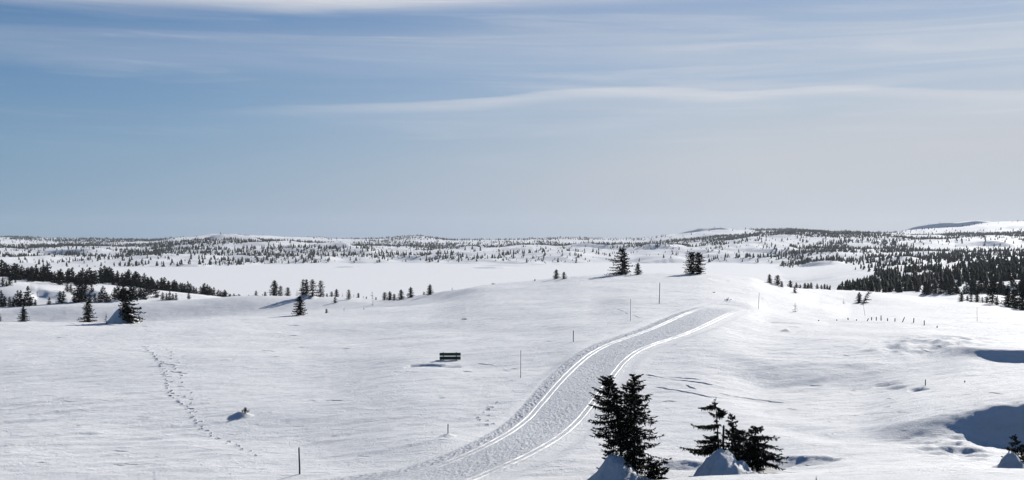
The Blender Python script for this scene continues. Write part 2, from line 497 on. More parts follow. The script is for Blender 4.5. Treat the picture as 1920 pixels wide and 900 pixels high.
# undulation and wind relief
nearw = sstep(DG, 40, 50) * (1 - sstep(DG, 230, 330))
ca, sa = math.cos(math.radians(24)), math.sin(math.radians(24))
WX, WY = XG * ca + YG * sa, -XG * sa + YG * ca
ZG += nearw * offtrack * (0.17 * fbm(XG / 13.0, YG / 15.0, 3, 3) + 0.26 * (1 - sstep(DG, 130, 170)) * sstep(np.abs(dist_tr), 2, 10) * fbm(XG / 27.0, YG / 24.0, 8, 2))
ZG += nearw * offtrack * (0.034 * fbm(WX / 3.2, WY / 1.0, 11, 3) + 0.018 * fbm(WX / 0.9, WY / 0.42, 21, 2))
midw = sstep(DG, 280, 380) * (1 - sstep(DG, 900, 1300))
ZG += midw * 1.0 * fbm(XG / 45.0, YG / 45.0, 31, 4)
farw = sstep(DG, 1480, 1800)
ZG += farw * (1 - 0.6 * sstep(DG, 3600, 4200)) * (7.0 * fbm(XG / 260.0, YG / 300.0, 41, 5) + 3.4 * fbm(XG / 90.0, YG / 80.0, 47, 3))


def area(x0, x1, d0, d1, sx, sd):
    return sstep(IG, x0 - sx, x0 + sx) * (1 - sstep(IG, x1 - sx, x1 + sx)) * sstep(DG, d0 - sd, d0 + sd) * (1 - sstep(DG, d1 - sd, d1 + sd))


# trampled snow below the bank, hummocks by the hollow, ripples on the left
ZG += area(1715, 1860, 58, 66, 45, 2.0) * 0.15 * fbm(WX / 1.5, WY / 0.5, 51, 3)
ZG += area(1780, 1990, 64.5, 69.5, 40, 1.2) * 0.10 * fbm(XG / 1.3, YG / 1.0, 55, 3)
ZG += area(1640, 1850, 99, 112, 50, 3.5) * 0.20 * fbm(XG / 2.0, YG / 2.4, 61, 3)
ZG += area(1400, 1720, 80, 110, 90, 8) * 0.07 * fbm(WX / 5.0, WY / 0.9, 71, 3)
ZG += area(-300, 420, 58, 84, 120, 6) * 0.06 * fbm(WX / 4.0, WY / 0.8, 81, 3)


def bank(xc, hw, d0, h, w, tail, tilt=0.0):
    """wind-scoured riser facing the camera with a drift running back from it"""
    dx = (IG - xc) / hw
    d1 = d0 * (1 + tilt * dx + 0.010 * np.sin(IG / 23.0 + xc))
    win = np.clip(1 - np.abs(dx) ** 2.5, 0, 1)
    s = (DG - d1) / w
    return h * win / (1 + np.exp(-np.clip(4 * s, -30, 30))) * np.exp(-np.clip(DG - d1, 0, None) / tail)


for b_ in [(620, 40, 2350, 10, 11, 220), (440, 60, 2700, 12, 12, 400), (880, 22, 2400, 7, 8, 180), (1130, 80, 2500, 8, 10, 250), (1000, 60, 2300, 6, 9, 200),
           (1325, 55, 4090, 13, 12, 700), (1370, 50, 2950, 12, 14, 300), (1230, 60, 2300, 9, 10, 200), (1540, 45, 1480, 6.5, 7, 180), (1690, 40, 1330, 6, 6, 160),
           (1775, 85, 4060, 19, 15, 700), (1850, 60, 2300, 9, 10, 250), (410, 48, 4070, 9, 9, 700), (590, 26, 4060, 7, 8, 500), (130, 80, 2200, 8, 10, 250),
           (1240, 50, 1900, 5, 6, 150), (360, 40, 1600, 3.5, 4, 90), (655, 40, 1560, 3.5, 4, 80), (920, 40, 1500, 3, 3, 70), (1450, 50, 2100, 7, 8, 180), (800, 50, 2050, 5, 7, 150),
           (100, 45, 398, 2.2, 2.6, 25), (185, 45, 405, 2.5, 3, 30), (30, 40, 385, 2.0, 2.5, 25), (260, 30, 410, 1.8, 2, 25)]:
    ZG += bank(*b_)

# drifts heaped round tree feet, tree wells, the pit dug beside the bench
def drift(x, d, h, rx, ry, p=1.0, rough=0.12):
    global ZG
    X0, Y0 = (x - CX) / F * d, d
    r = np.hypot((XG - X0) / rx, (YG - Y0) / ry)
    m = r < 1.6
    rr = r[m] * (1 + rough * fbm(XG[m] / (0.5 * rx), YG[m] / (0.5 * ry), 91, 3))
    v = np.clip(1 - rr, 0, 1) ** p
    v = np.where(rr < 0.18, v * 0 + (1 - 0.18) ** p + 0.06 * (1 - (rr / 0.18) ** 2), v)
    lump = 0.16 * abs(h) * np.clip(v * 3, 0, 1) * fbm(XG[m] / 0.55, YG[m] / 0.7, 95, 3) if (h > 0.9 and d < 60) else 0
    ZG[m] += h * v + lump


drift(1150, 52.0, 1.40, 1.30, 1.5, 0.95)
drift(1192, 52.0, 0.45, 1.6, 1.3, 1.0)
drift(1356, 51.5, 1.48, 1.65, 1.5, 0.95)
drift(1420, 54.0, 0.5, 1.6, 1.4, 1.0)
drift(1898, 52.8, 1.05, 0.85, 1.0, 1.0)
drift(229, 157.5, 2.45, 2.4, 1.9, 0.9, 0.22)
drift(575, 258, 1.25, 2.9, 2.6, 1.0)
PB = hit(457, 782)
PP = hit(840, 819)
drift(CX + F * PB[0] / PB[1] - 7, PB[1] + 0.1, 0.42, 0.85, 0.55, 0.85, 0.12)
drift(CX + F * PP[0] / PP[1], PP[1], 0.22, 0.55, 0.7, 1.0, 0.05)
drift(798, 92.1, -0.46, 1.7, 0.85, 0.55, 0.2)
drift(844, 91.2, -0.20, 1.0, 0.9, 0.6, 0.1)
drift(1475, 121.5, 0.35, 0.7, 1.2, 1.0, 0.05)
drift(1480, 57.5, -0.5, 2.6, 1.6, 0.6, 0.1)
drift(1270, 57.5, -0.5, 1.8, 1.4, 0.6, 0.1)
drift(1722, 83.0, -0.28, 0.7, 0.8, 0.6, 0.1)
drift(1680, 85.5, -0.22, 0.8, 0.7, 0.6, 0.1)
drift(1665, 87.5, -0.22, 1.2, 0.7, 0.6, 0.1)

ZG = np.where(dist_tr < 1.5, ZG - 0.07 * (1 - sstep(dist_tr, 0.7, 1.5)), ZG)


def gz(X, Y):
    return lookup(ZG, X, Y) + CAMZ


def grid_quads(nr, nc):
    a = (np.arange(nr - 1)[:, None] * nc + np.arange(nc - 1)[None, :]).ravel()
    return np.stack([a, a + 1, a + nc + 1, a + nc], 1)


V = np.stack([XG.ravel(), YG.ravel(), ZG.ravel() + CAMZ], 1)
terrain = obj('snow_field', mesh_np('snow_field', V, grid_quads(ND, NU), mats=[M_SNOW], smooth=True))
tag(terrain, 'rolling wind-packed snow covering hills and valley', None, None, 'structure')

# frozen lake: a level sheet of snow
ly = np.linspace(560, 2150, 40)
lx = np.linspace(-1500, 900, 60)
LX, LY = np.meshgrid(lx, ly)
lake = obj('frozen_lake', mesh_np('frozen_lake', np.stack([LX.ravel(), LY.ravel(), np.full(LX.size, LAKE_Z + CAMZ)], 1), grid_quads(40, 60), mats=[M_LAKE], smooth=True))
tag(lake, 'flat frozen lake under unbroken white snow', None, None, 'structure')

# ------------------------------------------------------------------ groomed ski track strip
wid = np.hypot(*(TR - TL).T)
tang = np.gradient(TC, axis=0)
tang /= np.hypot(*tang.T)[:, None]
nrm = (TR - TL) / wid[:, None]
edgeL, edgeR = 1.6, 0.8                            # rough shoulder left, right (m)
WC = wid[:, None]
cm = np.concatenate([np.linspace(-edgeL, -0.34, 26)[None, :] + 0 * WC, np.linspace(-0.32, 0.32, 40)[None, :] + 0 * WC,
                     0.34 + (WC - 0.68) * np.linspace(0, 1, 56)[None, :], WC + np.linspace(-0.32, 0.32, 40)[None, :],
                     WC + np.linspace(0.34, edgeR, 16)[None, :]], 1)                # metres from the left pair
NC = cm.shape[1]
SX = TL[:, 0:1] + nrm[:, 0:1] * cm
SY = TL[:, 1:2] + nrm[:, 1:2] * cm
SZ = lookup(ZG, SX.ravel(), SY.ravel()).reshape(SX.shape)
sl = np.linspace(0, lenL, NTR)[:, None] + 0 * cm
wid2 = wid[:, None] + 0 * cm
prof = np.zeros_like(cm)
for c0 in (-0.19, 0.19):
    for base in (0.0, 1.0):
        q = cm - base * wid2 - c0 + 0.012 * vnoise(sl / 1.7, sl * 0 + base * 9 + c0, 5)
        prof -= 0.060 * np.clip(1 - np.abs(q) / 0.062, 0, 1) ** 0.9 * (0.85 + 0.25 * vnoise(sl / 0.35, cm * 0 + base * 7 + c0 * 30, 6))
        prof += 0.008 * np.exp(-((q + 0.085) / 0.025) ** 2)
ingr = np.clip(1 - np.minimum(np.abs(cm), np.abs(cm - wid2)) / 0.42, 0, 1)
rough = np.where(cm < -0.33, 0.034, np.where(cm > wid2 + 0.33, 0.026, 0.013)) * (1 - np.clip(ingr * 3, 0, 1))
mid = np.exp(-((cm / wid2 - 0.62) / 0.22) ** 2)
rough = rough + 0.010 * mid * (1 - np.clip(ingr * 3, 0, 1))
edge = np.minimum(cm + edgeL, wid2 + edgeR - cm)
rough = rough * (0.25 + 0.75 * sstep(edge, 0.0, 0.9))
prof += rough * (0.9 * fbm(cm / 0.10, sl / 0.20, 15, 2) + 0.5 * fbm(cm / 0.22 + sl / 0.5, sl / 0.5, 25, 2))
cord = 0.008 * np.sin(cm / 0.028) * (1 - np.clip(ingr * 3, 0, 1))
lift = 0.10 * sstep(edge, 0.0, 0.7) - 0.03
endf = np.minimum(sl, lenL - sl)
lift = lift * sstep(endf, 0, 3) - 0.05 * (1 - sstep(endf, 0, 3))
prof *= sstep(lenL - sl, 0, 10) * sstep(sl, 0, 2)
SZ = SZ + lift + prof + CAMZ
track = obj('ski_track', mesh_np('ski_track', np.stack([SX.ravel(), SY.ravel(), SZ.ravel()], 1), grid_quads(NTR, NC), mats=[M_TRACK], smooth=True))
pol = np.clip(1.25 - np.minimum.reduce([np.abs(cm - b0 * wid2 - c0) for b0 in (0.0, 1.0) for c0 in (-0.19, 0.19)]) / 0.07, 0, 1) * sstep(lenL - sl, 2, 14) * (0.75 + 0.35 * vnoise(sl / 0.5, cm / 0.3, 8))
at = track.data.attributes.new('polish', 'FLOAT', 'POINT')
at.data.foreach_set('value', pol.ravel().astype(np.float32))
at = track.data.attributes.new('bed_shade', 'FLOAT', 'POINT')  # how strongly the painted grey shade covers the bed
at.data.foreach_set('value', (sstep(edge, 0.0, 0.8) * (1 - 0.85 * pol) * sstep(endf, 0, 8) * np.where(cm > wid2 + 0.3, 0.6, 1.0)).ravel().astype(np.float32))
tag(track, 'groomed cross-country ski track with two pairs of grooves curving uphill', None, None, 'structure')


# ------------------------------------------------------------------ old ski traces and footprints: broken lips of crust
def lip_strip(acc, pts, w, h, seed):
    r = np.random.RandomState(seed)
    p = np.array([hit(*q, 44, 260, 1500) for q in pts])
    s = np.concatenate([[0], np.cumsum(np.hypot(*np.diff(p, axis=0).T))])
    n = max(4, int(s[-1] / 0.22))
    q = np.linspace(0, s[-1], n)
    c = np.stack([np.interp(q, s, p[:, 0]), np.interp(q, s, p[:, 1])], 1)
    t = np.gradient(c, axis=0)
    t /= np.hypot(*t.T)[:, None]
    nn = np.stack([-t[:, 1], t[:, 0]], 1)
    nn *= np.sign(nn[:, 1:2] + 1e-9)                   # pointing away from the camera
    on = np.clip(1.6 * vnoise(q / 2.2 + seed, q * 0 + seed * 1.7, 33) + 0.5, 0, 1) * sstep(q, 0, 0.6) * (1 - sstep(q, s[-1] - 0.8, s[-1]))
    c = c + nn * (0.04 * r.randn(n))[:, None]
    hh = 0.75 * h * on * (0.7 + 0.5 * r.rand(n))
    a, b, d = c - nn * w * 0.35, c, c + nn * w * 2.2
    rows = []
    for pt, lift_ in ((a, -0.03), (b, None), (d, -0.03)):
        z = gz(pt[:, 0], pt[:, 1]) + (hh - 0.02 if lift_ is None else lift_)
        rows.append(np.stack([pt[:, 0], pt[:, 1], z], 1))
    base = sum(len(v) for v in acc[0])
    acc[0].append(np.stack(rows, 1).reshape(-1, 3))
    k = base + np.arange(n - 1) * 3
    acc[1].append(np.concatenate([np.stack([k, k + 3, k + 4, k + 1], 1), np.stack([k + 1, k + 4, k + 5, k + 2], 1)]))


acc = ([], [])
TRACES = [([(1205, 702), (1260, 712), (1330, 722), (1385, 726)], .10, .11), ([(1235, 706), (1300, 711), (1350, 718), (1385, 727)], .08, .09), ([(1400, 726), (1440, 735), (1482, 743)], .08, .08),
          ([(1205, 722), (1260, 731), (1330, 745), (1400, 752)], .09, .09), ([(1322, 731), (1370, 742), (1440, 752), (1480, 757)], .08, .08), ([(1282, 720), (1310, 732)], .1, .1),
          ([(1240, 850), (1280, 842)], .08, .06), ([(1240, 858), (1285, 851)], .08, .06), ([(1470, 846), (1560, 851), (1620, 862), (1665, 874)], .09, .08),
          ([(870, 679), (920, 684), (976, 698)], .10, .07), ([(905, 684), (976, 700)], .08, .06), ([(700, 682), (745, 677), (765, 674)], .1, .06),
          ([(560, 803), (590, 806), (630, 809)], .09, .07), ([(665, 806), (720, 806)], .09, .06), ([(1020, 640), (1075, 642), (1110, 641)], .1, .06),
          ([(1150, 577), (1175, 588), (1215, 601)], .1, .07), ([(1560, 781), (1640, 776), (1720, 773), (1800, 766)], .09, .05), ([(1480, 790), (1560, 783)], .08, .04),
          ([(930, 586), (1000, 588)], .12, .06), ([(1060, 598), (1110, 600)], .12, .06), ([(1230, 641), (1320, 643), (1370, 641)], .1, .06), ([(1250, 648), (1330, 649)], .1, .06),
          ([(1540, 612), (1600, 614), (1660, 612)], .12, .07), ([(1440, 604), (1500, 607), (1530, 612)], .12, .07), ([(1800, 590), (1860, 596)], .15, .1), ([(1340, 571), (1420, 574)], .15, .08),
          ([(380, 690), (480, 689)], .1, .05), ([(520, 700), (640, 690)], .1, .05), ([(60, 700), (160, 698)], .1, .05), ([(860, 640), (960, 637)], .1, .05),
          ([(480, 800), (560, 793)], .08, .05), ([(220, 868), (330, 872)], .07, .05), ([(60, 840), (140, 858)], .07, .05), ([(450, 660), (560, 664)], .1, .05), ([(640, 640), (760, 634)], .1, .05),
          ([(1490, 862), (1560, 868)], .08, .05), ([(1000, 885), (1080, 879)], .07, .04)]
rc = np.random.RandomState(77)
for k in range(330):                                   # short broken edges of wind crust all over the near slopes
    x_, r_ = rc.uniform(-20, 1900), 600 + 285 * rc.rand() ** 1.15
    ln_ = rc.uniform(10, 55) * (0.6 + 0.6 * (r_ - 600) / 285)
    q_ = hit(x_ + ln_ / 2, r_, 44, 260, 900)
    if np.min(np.hypot(*(TC[::6] - q_).T)) < 3.4 or (x_ > 1690 and r_ > 740) or (x_ > 1780 and 630 < r_ < 690):
        continue
    sl_ = (0.14 if x_ > 1250 else 0.02) + rc.randn() * 0.05
    TRACES.append(([(x_, r_), (x_ + ln_, r_ + sl_ * ln_)], rc.uniform(.05, .10), rc.uniform(.03, .085)))
for i, (p_, w_, h_) in enumerate(TRACES):
    lip_strip(acc, p_, w_, h_, i + 1)
o = obj('ski_traces', mesh_np('ski_traces', np.concatenate(acc[0]), np.concatenate(acc[1]), mats=[M_SNOW]))
tag(o, 'faint old ski traces and broken crust edges in the snow', None, None, 'structure')


def footprint_trail(pts, n, spread, seed, size=0.24):
    """stamped hollows: each a sunk floor with a raised far lip"""
    r = np.random.RandomState(seed)
    p = np.array([hit(*q) for q in pts])
    s = np.concatenate([[0], np.cumsum(np.hypot(*np.diff(p, axis=0).T))])
    VV, QQ = [], []
    for k in range(n):
        q = s[-1] * (k + r.rand() * 0.6) / n
        c = np.array([np.interp(q, s, p[:, 0]), np.interp(q, s, p[:, 1])]) + r.randn(2) * spread
        L, Wd, a = size * (0.8 + r.rand() * 1.1), size * (0.35 + 0.3 * r.rand()), math.radians(90 + 35 * r.randn())
        m = 10
        th = np.linspace(0, 2 * math.pi, m, endpoint=False)
        rings = []
        for f, zz in ((1.6, -0.02), (1.1, 0.05), (0.8, 0.036), (0.55, 0.012)):
            ex, ey = np.cos(th) * L * f, np.sin(th) * Wd * f * (1 + 0.2 * r.randn(m))
            X = c[0] + ex * math.cos(a) - ey * math.sin(a)
            Y = c[1] + ex * math.sin(a) + ey * math.cos(a)
            far = np.clip(0.35 + 1.0 * (Y - c[1]) / L, 0.02, 1.4)
            rings.append(np.stack([X, Y, gz(X, Y) + (zz * far if zz > 0.02 else zz) * (1 + 0.3 * r.rand())], 1))
        base = sum(len(v) for v in VV)
        VV.append(np.concatenate(rings))
        for f in range(3):
            i0 = base + f * m + np.arange(m)
            i1 = base + f * m + (np.arange(m) + 1) % m
            QQ.append(np.stack([i0, i1, i1 + m, i0 + m], 1))
        fl = base + 3 * m
        QQ.append(np.array([[fl, fl + 1, fl + 2, fl + 9], [fl + 2, fl + 3, fl + 8, fl + 9], [fl + 3, fl + 4, fl + 7, fl + 8], [fl + 4, fl + 5, fl + 6, fl + 7]]))
    return np.concatenate(VV), np.concatenate(QQ)


v_, q_ = footprint_trail([(268, 650), (290, 668), (305, 690), (315, 715), (318, 735), (345, 762), (365, 790), (400, 818), (440, 838), (485, 857)], 85, 0.17, 4, 0.17)
tag(obj('footprint_trail', mesh_np('footprint_trail', v_, q_, mats=[M_SNOW])), 'wandering trail of footprints down the left slope', None, None, 'structure')
v_, q_ = footprint_trail([(318, 655), (330, 690), (345, 720), (352, 745), (372, 780)], 24, 0.22, 8, 0.15)
tag(obj('footprint_trail', mesh_np('footprint_trail', v_, q_, mats=[M_SNOW])), 'second shorter line of footprints beside the long trail', None, None, 'structure')
v_, q_ = footprint_trail([(935, 757), (905, 775), (900, 787), (925, 797), (945, 812)], 13, 0.15, 12, 0.16)
tag(obj('footprint_trail', mesh_np('footprint_trail', v_, q_, mats=[M_SNOW])), 'few herringbone prints beside the groomed track', None, None, 'structure')

# ------------------------------------------------------------------ spruces
class Tri:
    def __init__(self):
        self.v, self.f = [], []

    def twig(self, p, d, l, w, r):
        k = len(self.v)
        a = Vector((r.gauss(0, 1), r.gauss(0, 1), r.gauss(0, 1))).cross(d)
        a = a.normalized() * (w / 2) if a.length > 1e-6 else Vector((w / 2, 0, 0))
        m = p + d * (l * 0.45)
        e = p + d * l
        self.v += [p, m + a, e, m - a]
        self.f += [(k, k + 1, k + 2), (k, k + 2, k + 3)]

    def spike(self, p, e, w, r):
        d = e - p
        a = Vector((r.gauss(0, 1), r.gauss(0, 1), r.gauss(0, 1))).cross(d)
        a = a.normalized() * (w / 2) if a.length > 1e-6 else Vector((w / 2, 0, 0))
        k = len(self.v)
        self.v += [p - a, p + a, e]
        self.f.append((k, k + 1, k + 2))


def tube(pts, rad, n=7):
    V, Q = [], []
    for i, (p, r_) in enumerate(zip(pts, rad)):
        for k in range(n):
            a = 2 * math.pi * k / n
            V.append((p[0] + math.cos(a) * r_, p[1] + math.sin(a) * r_, p[2]))
    for i in range(len(pts) - 1):
        for k in range(n):
            Q.append((i * n + k, i * n + (k + 1) % n, (i + 1) * n + (k + 1) % n, (i + 1) * n + k))
    return V, Q


def grow_branch(T, r, p0, az, L, el, n, twl, tww, side, hang, curl=0.25):
    d0 = Vector((math.cos(az), math.sin(az), 0))
    sd = Vector((-math.sin(az), math.cos(az), 0))
    prev = p0
    bend = r.uniform(-0.12, 0.12)
    for j in range(1, n + 1):
        s = j / n
        z = math.sin(el) * L * s + (-0.22 * s + curl * s * s) * L * 0.8
        p = p0 + d0 * (L * s * math.cos(el)) + sd * (bend * L * s * s) + Vector((0, 0, z))
        T.spike(prev, p + (p - prev) * 0.3, 0.035 + 0.02 * (1 - s), r)
        ax = (p - prev).normalized()
        l = twl * (1.15 - 0.6 * s)
        for sg in (-1, 1):
            for q in range(side):
                dv = (ax * r.uniform(0.4, 1.0) + sd * sg * r.uniform(0.5, 1.1) + Vector((0, 0, r.uniform(-0.45, 0.2)))).normalized()
                T.twig(prev.lerp(p, r.random()), dv, l * r.uniform(0.6, 1.2), tww * r.uniform(0.7, 1.3), r)
        for q in range(hang):
            dv = (Vector((r.uniform(-.3, .3), r.uniform(-.3, .3), -1)) + ax * 0.35).normalized()
            T.twig(prev.lerp(p, r.random()), dv, l * r.uniform(0.5, 1.15), tww * r.uniform(0.6, 1.1), r)
        prev = p
    for q in range(3):
        T.twig(prev, (d0 + Vector((r.uniform(-.4, .4), r.uniform(-.4, .4), r.uniform(-.1, .5)))).normalized(), twl * 0.7, tww, r)


def spruce_meshes(name, H, R, seed, nb=60, nodes=5, twl=0.35, tww=0.08, side=1, hang=1, lean=(0, 0), low=0.06, shape=0.85,
                  bias=None, extra=(), trunk_r=None, gaps=0.0, combine=False, sub=0):
    """crown and trunk meshes of one spruce standing on its own origin"""
    r = random.Random(seed)
    T = Tri()
    ln = Vector((lean[0], lean[1], 0))

    def axis(t):
        return Vector((0, 0, H * t)) + ln * (H * t ** 1.7)
    for i in range(nb):
        t = low + (0.985 - low) * ((i + r.random()) / nb)
        if r.random() < gaps * (0.4 + math.sin(t * 23 + seed) ** 2):
            continue
        az = i * 2.399 + r.uniform(-0.5, 0.5)
        L = R * min(1.0, ((1 - t) / (1 - low)) ** shape + 0.05) * r.uniform(0.55, 1.12)
        if t < low + 0.1:
            L *= 0.8
        if bias:
            L *= max(0.15, 1 + bias[0] * math.cos(az - bias[1]))
        el = math.radians(-12 + 50 * max(0, t - 0.45) + r.uniform(-10, 10))
        n_ = max(2, int(round(nodes * (0.35 + 0.65 * L / R))))
        grow_branch(T, r, axis(t), az, L, el, n_, min(twl, L * 0.8), tww, side, hang)
        for k in range(sub):
            s = r.uniform(0.3, 0.8)
            p = axis(t) + Vector((math.cos(az), math.sin(az), math.sin(el) - 0.1)) * (L * s)
            grow_branch(T, r, p, az + r.choice((-1, 1)) * r.uniform(0.5, 1.0), L * 0.45 * (1.2 - s), el, max(2, n_ // 2), twl * 0.8, tww, side, hang)
    for (t, azd, L, eld) in extra:
        n_ = max(3, int(nodes * (0.5 + 0.6 * L / R)))
        for rep in range(2):
            grow_branch(T, r, axis(t), math.radians(azd + 14 * rep - 7), L * (1 - 0.15 * rep), math.radians(eld), n_, twl, tww, side, hang + 1, 0.15)
    top = axis(1.0)
    T.spike(axis(0.93), top + Vector((0, 0, 0.02 * H)), 0.05, r)
    for k in range(6):
        T.twig(axis(r.uniform(0.93, 1.0)), Vector((r.uniform(-1, 1), r.uniform(-1, 1), r.uniform(0.3, 1.0))).normalized(), min(0.05 * H, twl), tww, r)
    tr = trunk_r or 0.017 * H
    ts = [-0.12, 0, 0.1, 0.25, 0.45, 0.65, 0.85, 0.97]
    tv, tq = tube([axis(max(t, 0)) + Vector((0, 0, H * min(t, 0))) for t in ts], [tr * (1.25 if t < 0.02 else max(1.04 - t, 0.36 if t < 0.95 else 0.12)) for t in ts], 7)
    cv = np.array([tuple(v) for v in T.v])
    cf = np.array(T.f)
    if combine:
        nq = len(tq)
        me = mesh_np(name, np.concatenate([np.array(tv), cv]), np.array(tq), cf + len(tv), mats=[M_BARK, M_NEEDLE], midx=[0] * nq + [1] * len(cf))
        return me, None
    return mesh_np(name + '_crown', cv, None, cf, mats=[M_NEEDLE]), mesh_np(name + '_trunk', tv, np.array(tq), mats=[M_BARK], smooth=True)


def place(x, row, dlo, dhi):
    u = (x - CX) / F
    ds = np.linspace(dlo, dhi, 1500)
    rr = HR - F * lookup(ZG, u * ds, ds) / ds
    k = int(np.argmax(rr <= row)) if (rr <= row).any() else int(np.argmin(rr))
    return u * ds[k], ds[k], float(gz(u * ds[k], ds[k])[0])


def stand_tree(name, crown, trunk, loc, rz, sc, label, cat='tree', group=None, tilt=None):
    if trunk is None:
        o = obj(name, crown, None, loc, rz, sc)
    else:
        o = obj(name, None, None, loc, rz, sc)
        obj('trunk', trunk, o)
        obj('crown', crown, o)
    if tilt:
        o.rotation_euler = (tilt[0], tilt[1], rz)
    return tag(o, label, cat, group)


# --- the two clumps close by (each spruce modelled on its own)
hi = dict(nodes=9, twl=0.30, tww=0.055, side=2, hang=2, sub=1)
D1 = 52.6
def near_tree(name, x, d, top_row, base_drop, label, **kw):
    X, Y = (x - CX) / F * d, d
    z = float(gz(X, Y)[0]) - 0.15
    H = (HR - top_row) / F * d + CAMZ - z
    c, t = spruce_meshes(name, H, **{**hi, **kw})
    return stand_tree(name, c, t, (X, Y, z), 0, 1.0, label, 'tree', None)

near_tree('spruce_tree', 1189, 52.6, 699, 0, 'tall straight dark spruce, right stem of the largest foreground clump', R=1.28, seed=11, nb=92, low=0.05, shape=0.62, bias=(0.32, 0.0), trunk_r=0.085)
near_tree('spruce_tree', 1166, 52.9, 703, 0, 'dark spruce leaning left at its top, left stem of the largest foreground clump', R=1.0, seed=12, nb=74, low=0.30, shape=0.5, bias=(0.55, math.pi), lean=(-0.13, 0.0), trunk_r=0.075,
          extra=[(0.55, 182, 1.25, -3), (0.50, 178, 1.05, -8), (0.66, 180, 1.05, 10), (0.80, 178, 0.9, 22), (0.9, 175, 0.6, 30), (0.72, 170, .9, 15)])
near_tree('spruce_tree', 1176, 53.3, 716, 0, 'shorter thin spruce between the two tall stems of the largest foreground clump', R=1.1, seed=13, nb=66, low=0.12, shape=0.5, trunk_r=0.055)
near_tree('spruce_tree', 1226, 52.2, 868, 0, 'low spreading spruce skirt right of the largest foreground clump', R=0.8, seed=14, nb=26, low=0.1, shape=0.5, bias=(0.2, 0.0), trunk_r=0.04)
near_tree('spruce_tree', 1142, 53.6, 838, 0, 'small dark spruce bough poking over the shaded drift left of the clump', R=0.55, seed=15, nb=26, low=0.1, shape=0.5, trunk_r=0.035, nodes=6, twl=0.22)
near_tree('spruce_tree', 1349, 53.2, 752, 0, 'sparse one-sided spruce with long bare-topped boughs pointing left above the drift', R=0.45, seed=21, nb=20, low=0.42, shape=0.35, lean=(-0.05, 0), trunk_r=0.075, gaps=0.35,
          extra=[(0.955, 184, 0.68, -12), (0.93, 10, 0.45, -28), (0.86, 0, 0.36, -4), (0.70, 180, 1.10, 2), (0.575, 178, 0.55, -5), (0.53, 180, 0.95, -4), (0.475, 182, 0.9, -6), (0.415, 180, 1.66, 2), (0.40, 178, 1.2, -5)])
near_tree('spruce_tree', 1372, 53.0, 775, 0, 'slim spruce with pointed top in the middle of the right foreground clump', R=0.72, seed=22, nb=50, low=0.15, shape=0.75, gaps=0.2, trunk_r=0.055, extra=[(0.80, 5, 0.55, -22), (0.70, 0, 0.75, -15)])
near_tree('spruce_tree', 1410, 53.3, 800, 0, 'broad spruce with boughs sweeping right, right end of the right foreground clump', R=0.85, seed=23, nb=50, low=0.2, shape=0.42, gaps=0.25, lean=(0.07, 0), bias=(0.45, 0.0), trunk_r=0.05,
          extra=[(0.80, 2, 1.05, 0), (0.70, -5, 1.25, -12), (0.60, 0, 1.55, -16), (0.55, 5, 1.6, -22), (0.45, 0, 1.25, -8), (0.40, -8, 1.45, -20), (0.30, 0, 1.05, -10)])
near_tree('spruce_tree', 1390, 53.8, 808, 0, 'bushy filler spruce behind the slim one in the right foreground clump', R=0.95, seed=24, nb=44, low=0.2, shape=0.45, gaps=0.25, lean=(0.06, 0), trunk_r=0.045)
near_tree('spruce_tree', 1903, 53.4, 815, 0, 'small lopsided spruce by the bottom right edge beside a snow heap', R=0.50, seed=25, nb=34, low=0.1, shape=0.5, trunk_r=0.04, gaps=0.2, nodes=6, twl=0.22)
near_tree('spruce_tree', 1922, 53.6, 832, 0, 'dense little spruce cut by the right edge of the picture', R=0.55, seed=26, nb=34, low=0.08, shape=0.5, trunk_r=0.04, nodes=6, twl=0.22)

# dead broken stem in the right clump
X, Y = (1356.5 - CX) / F * 53.1, 53.1
zb = float(gz(X, Y)[0]) - 0.2
Hs = (HR - 797) / F * 53.1 + CAMZ - zb
tv, tq = tube([(0.0, 0, 0), (0.02, 0, Hs * .3), (-0.01, 0.02, Hs * .7), (0.01, 0, Hs * .97), (0.015, 0, Hs)], [.075, .065, .055, .05, .02], 8)
snag = obj('dead_tree_stub', None, None, (X, Y, zb))
obj('trunk', mesh_np('stub_trunk', tv, np.array(tq), mats=[M_BARK], smooth=True), snag)
T = Tri()
rr_ = random.Random(5)
for k in range(26):
    a = rr_.uniform(0, 6.28)
    p = Vector((0, 0, Hs * rr_.uniform(0.45, 0.96)))
    T.spike(p, p + Vector((math.cos(a), math.sin(a), rr_.uniform(-.4, .4))) * rr_.uniform(0.1, 0.3), 0.03, rr_)
obj('dead_twigs', mesh_np('stub_twigs', [tuple(v) for v in T.v], None, np.array(T.f), mats=[M_BARK]), snag)
tag(snag, 'broken dead stem with a blunt top between the right clump spruces', 'tree')

# --- shared forms for spruces farther off
FORMS = {}
for k in range(3):
    FORMS['cone%d' % k] = spruce_meshes('cone_spruce', 5.0, 2.35, 40 + k, nb=100, nodes=6, twl=0.48, tww=0.17, side=2, hang=1, low=0.04, shape=0.8)
    FORMS['slim%d' % k] = spruce_meshes('slim_spruce', 5.0, 1.6, 50 + k, nb=84, nodes=4, twl=0.46, tww=0.17, side=2, hang=1, low=0.08, shape=0.55, gaps=0.15, bias=(0.2, k * 2.0))
    FORMS['bush%d' % k] = spruce_meshes('bushy_spruce', 5.0, 2.3, 60 + k, nb=70, nodes=5, twl=0.6, tww=0.20, side=2, hang=1, low=0.03, shape=0.5, bias=(0.25, 1 + k * 2.2))
    FORMS['sap%d' % k] = spruce_meshes('spruce_sapling', 5.0, 1.5, 70 + k, nb=30, nodes=4, twl=0.5, tww=0.15, side=1, hang=1, low=0.05, shape=0.8, gaps=0.35)
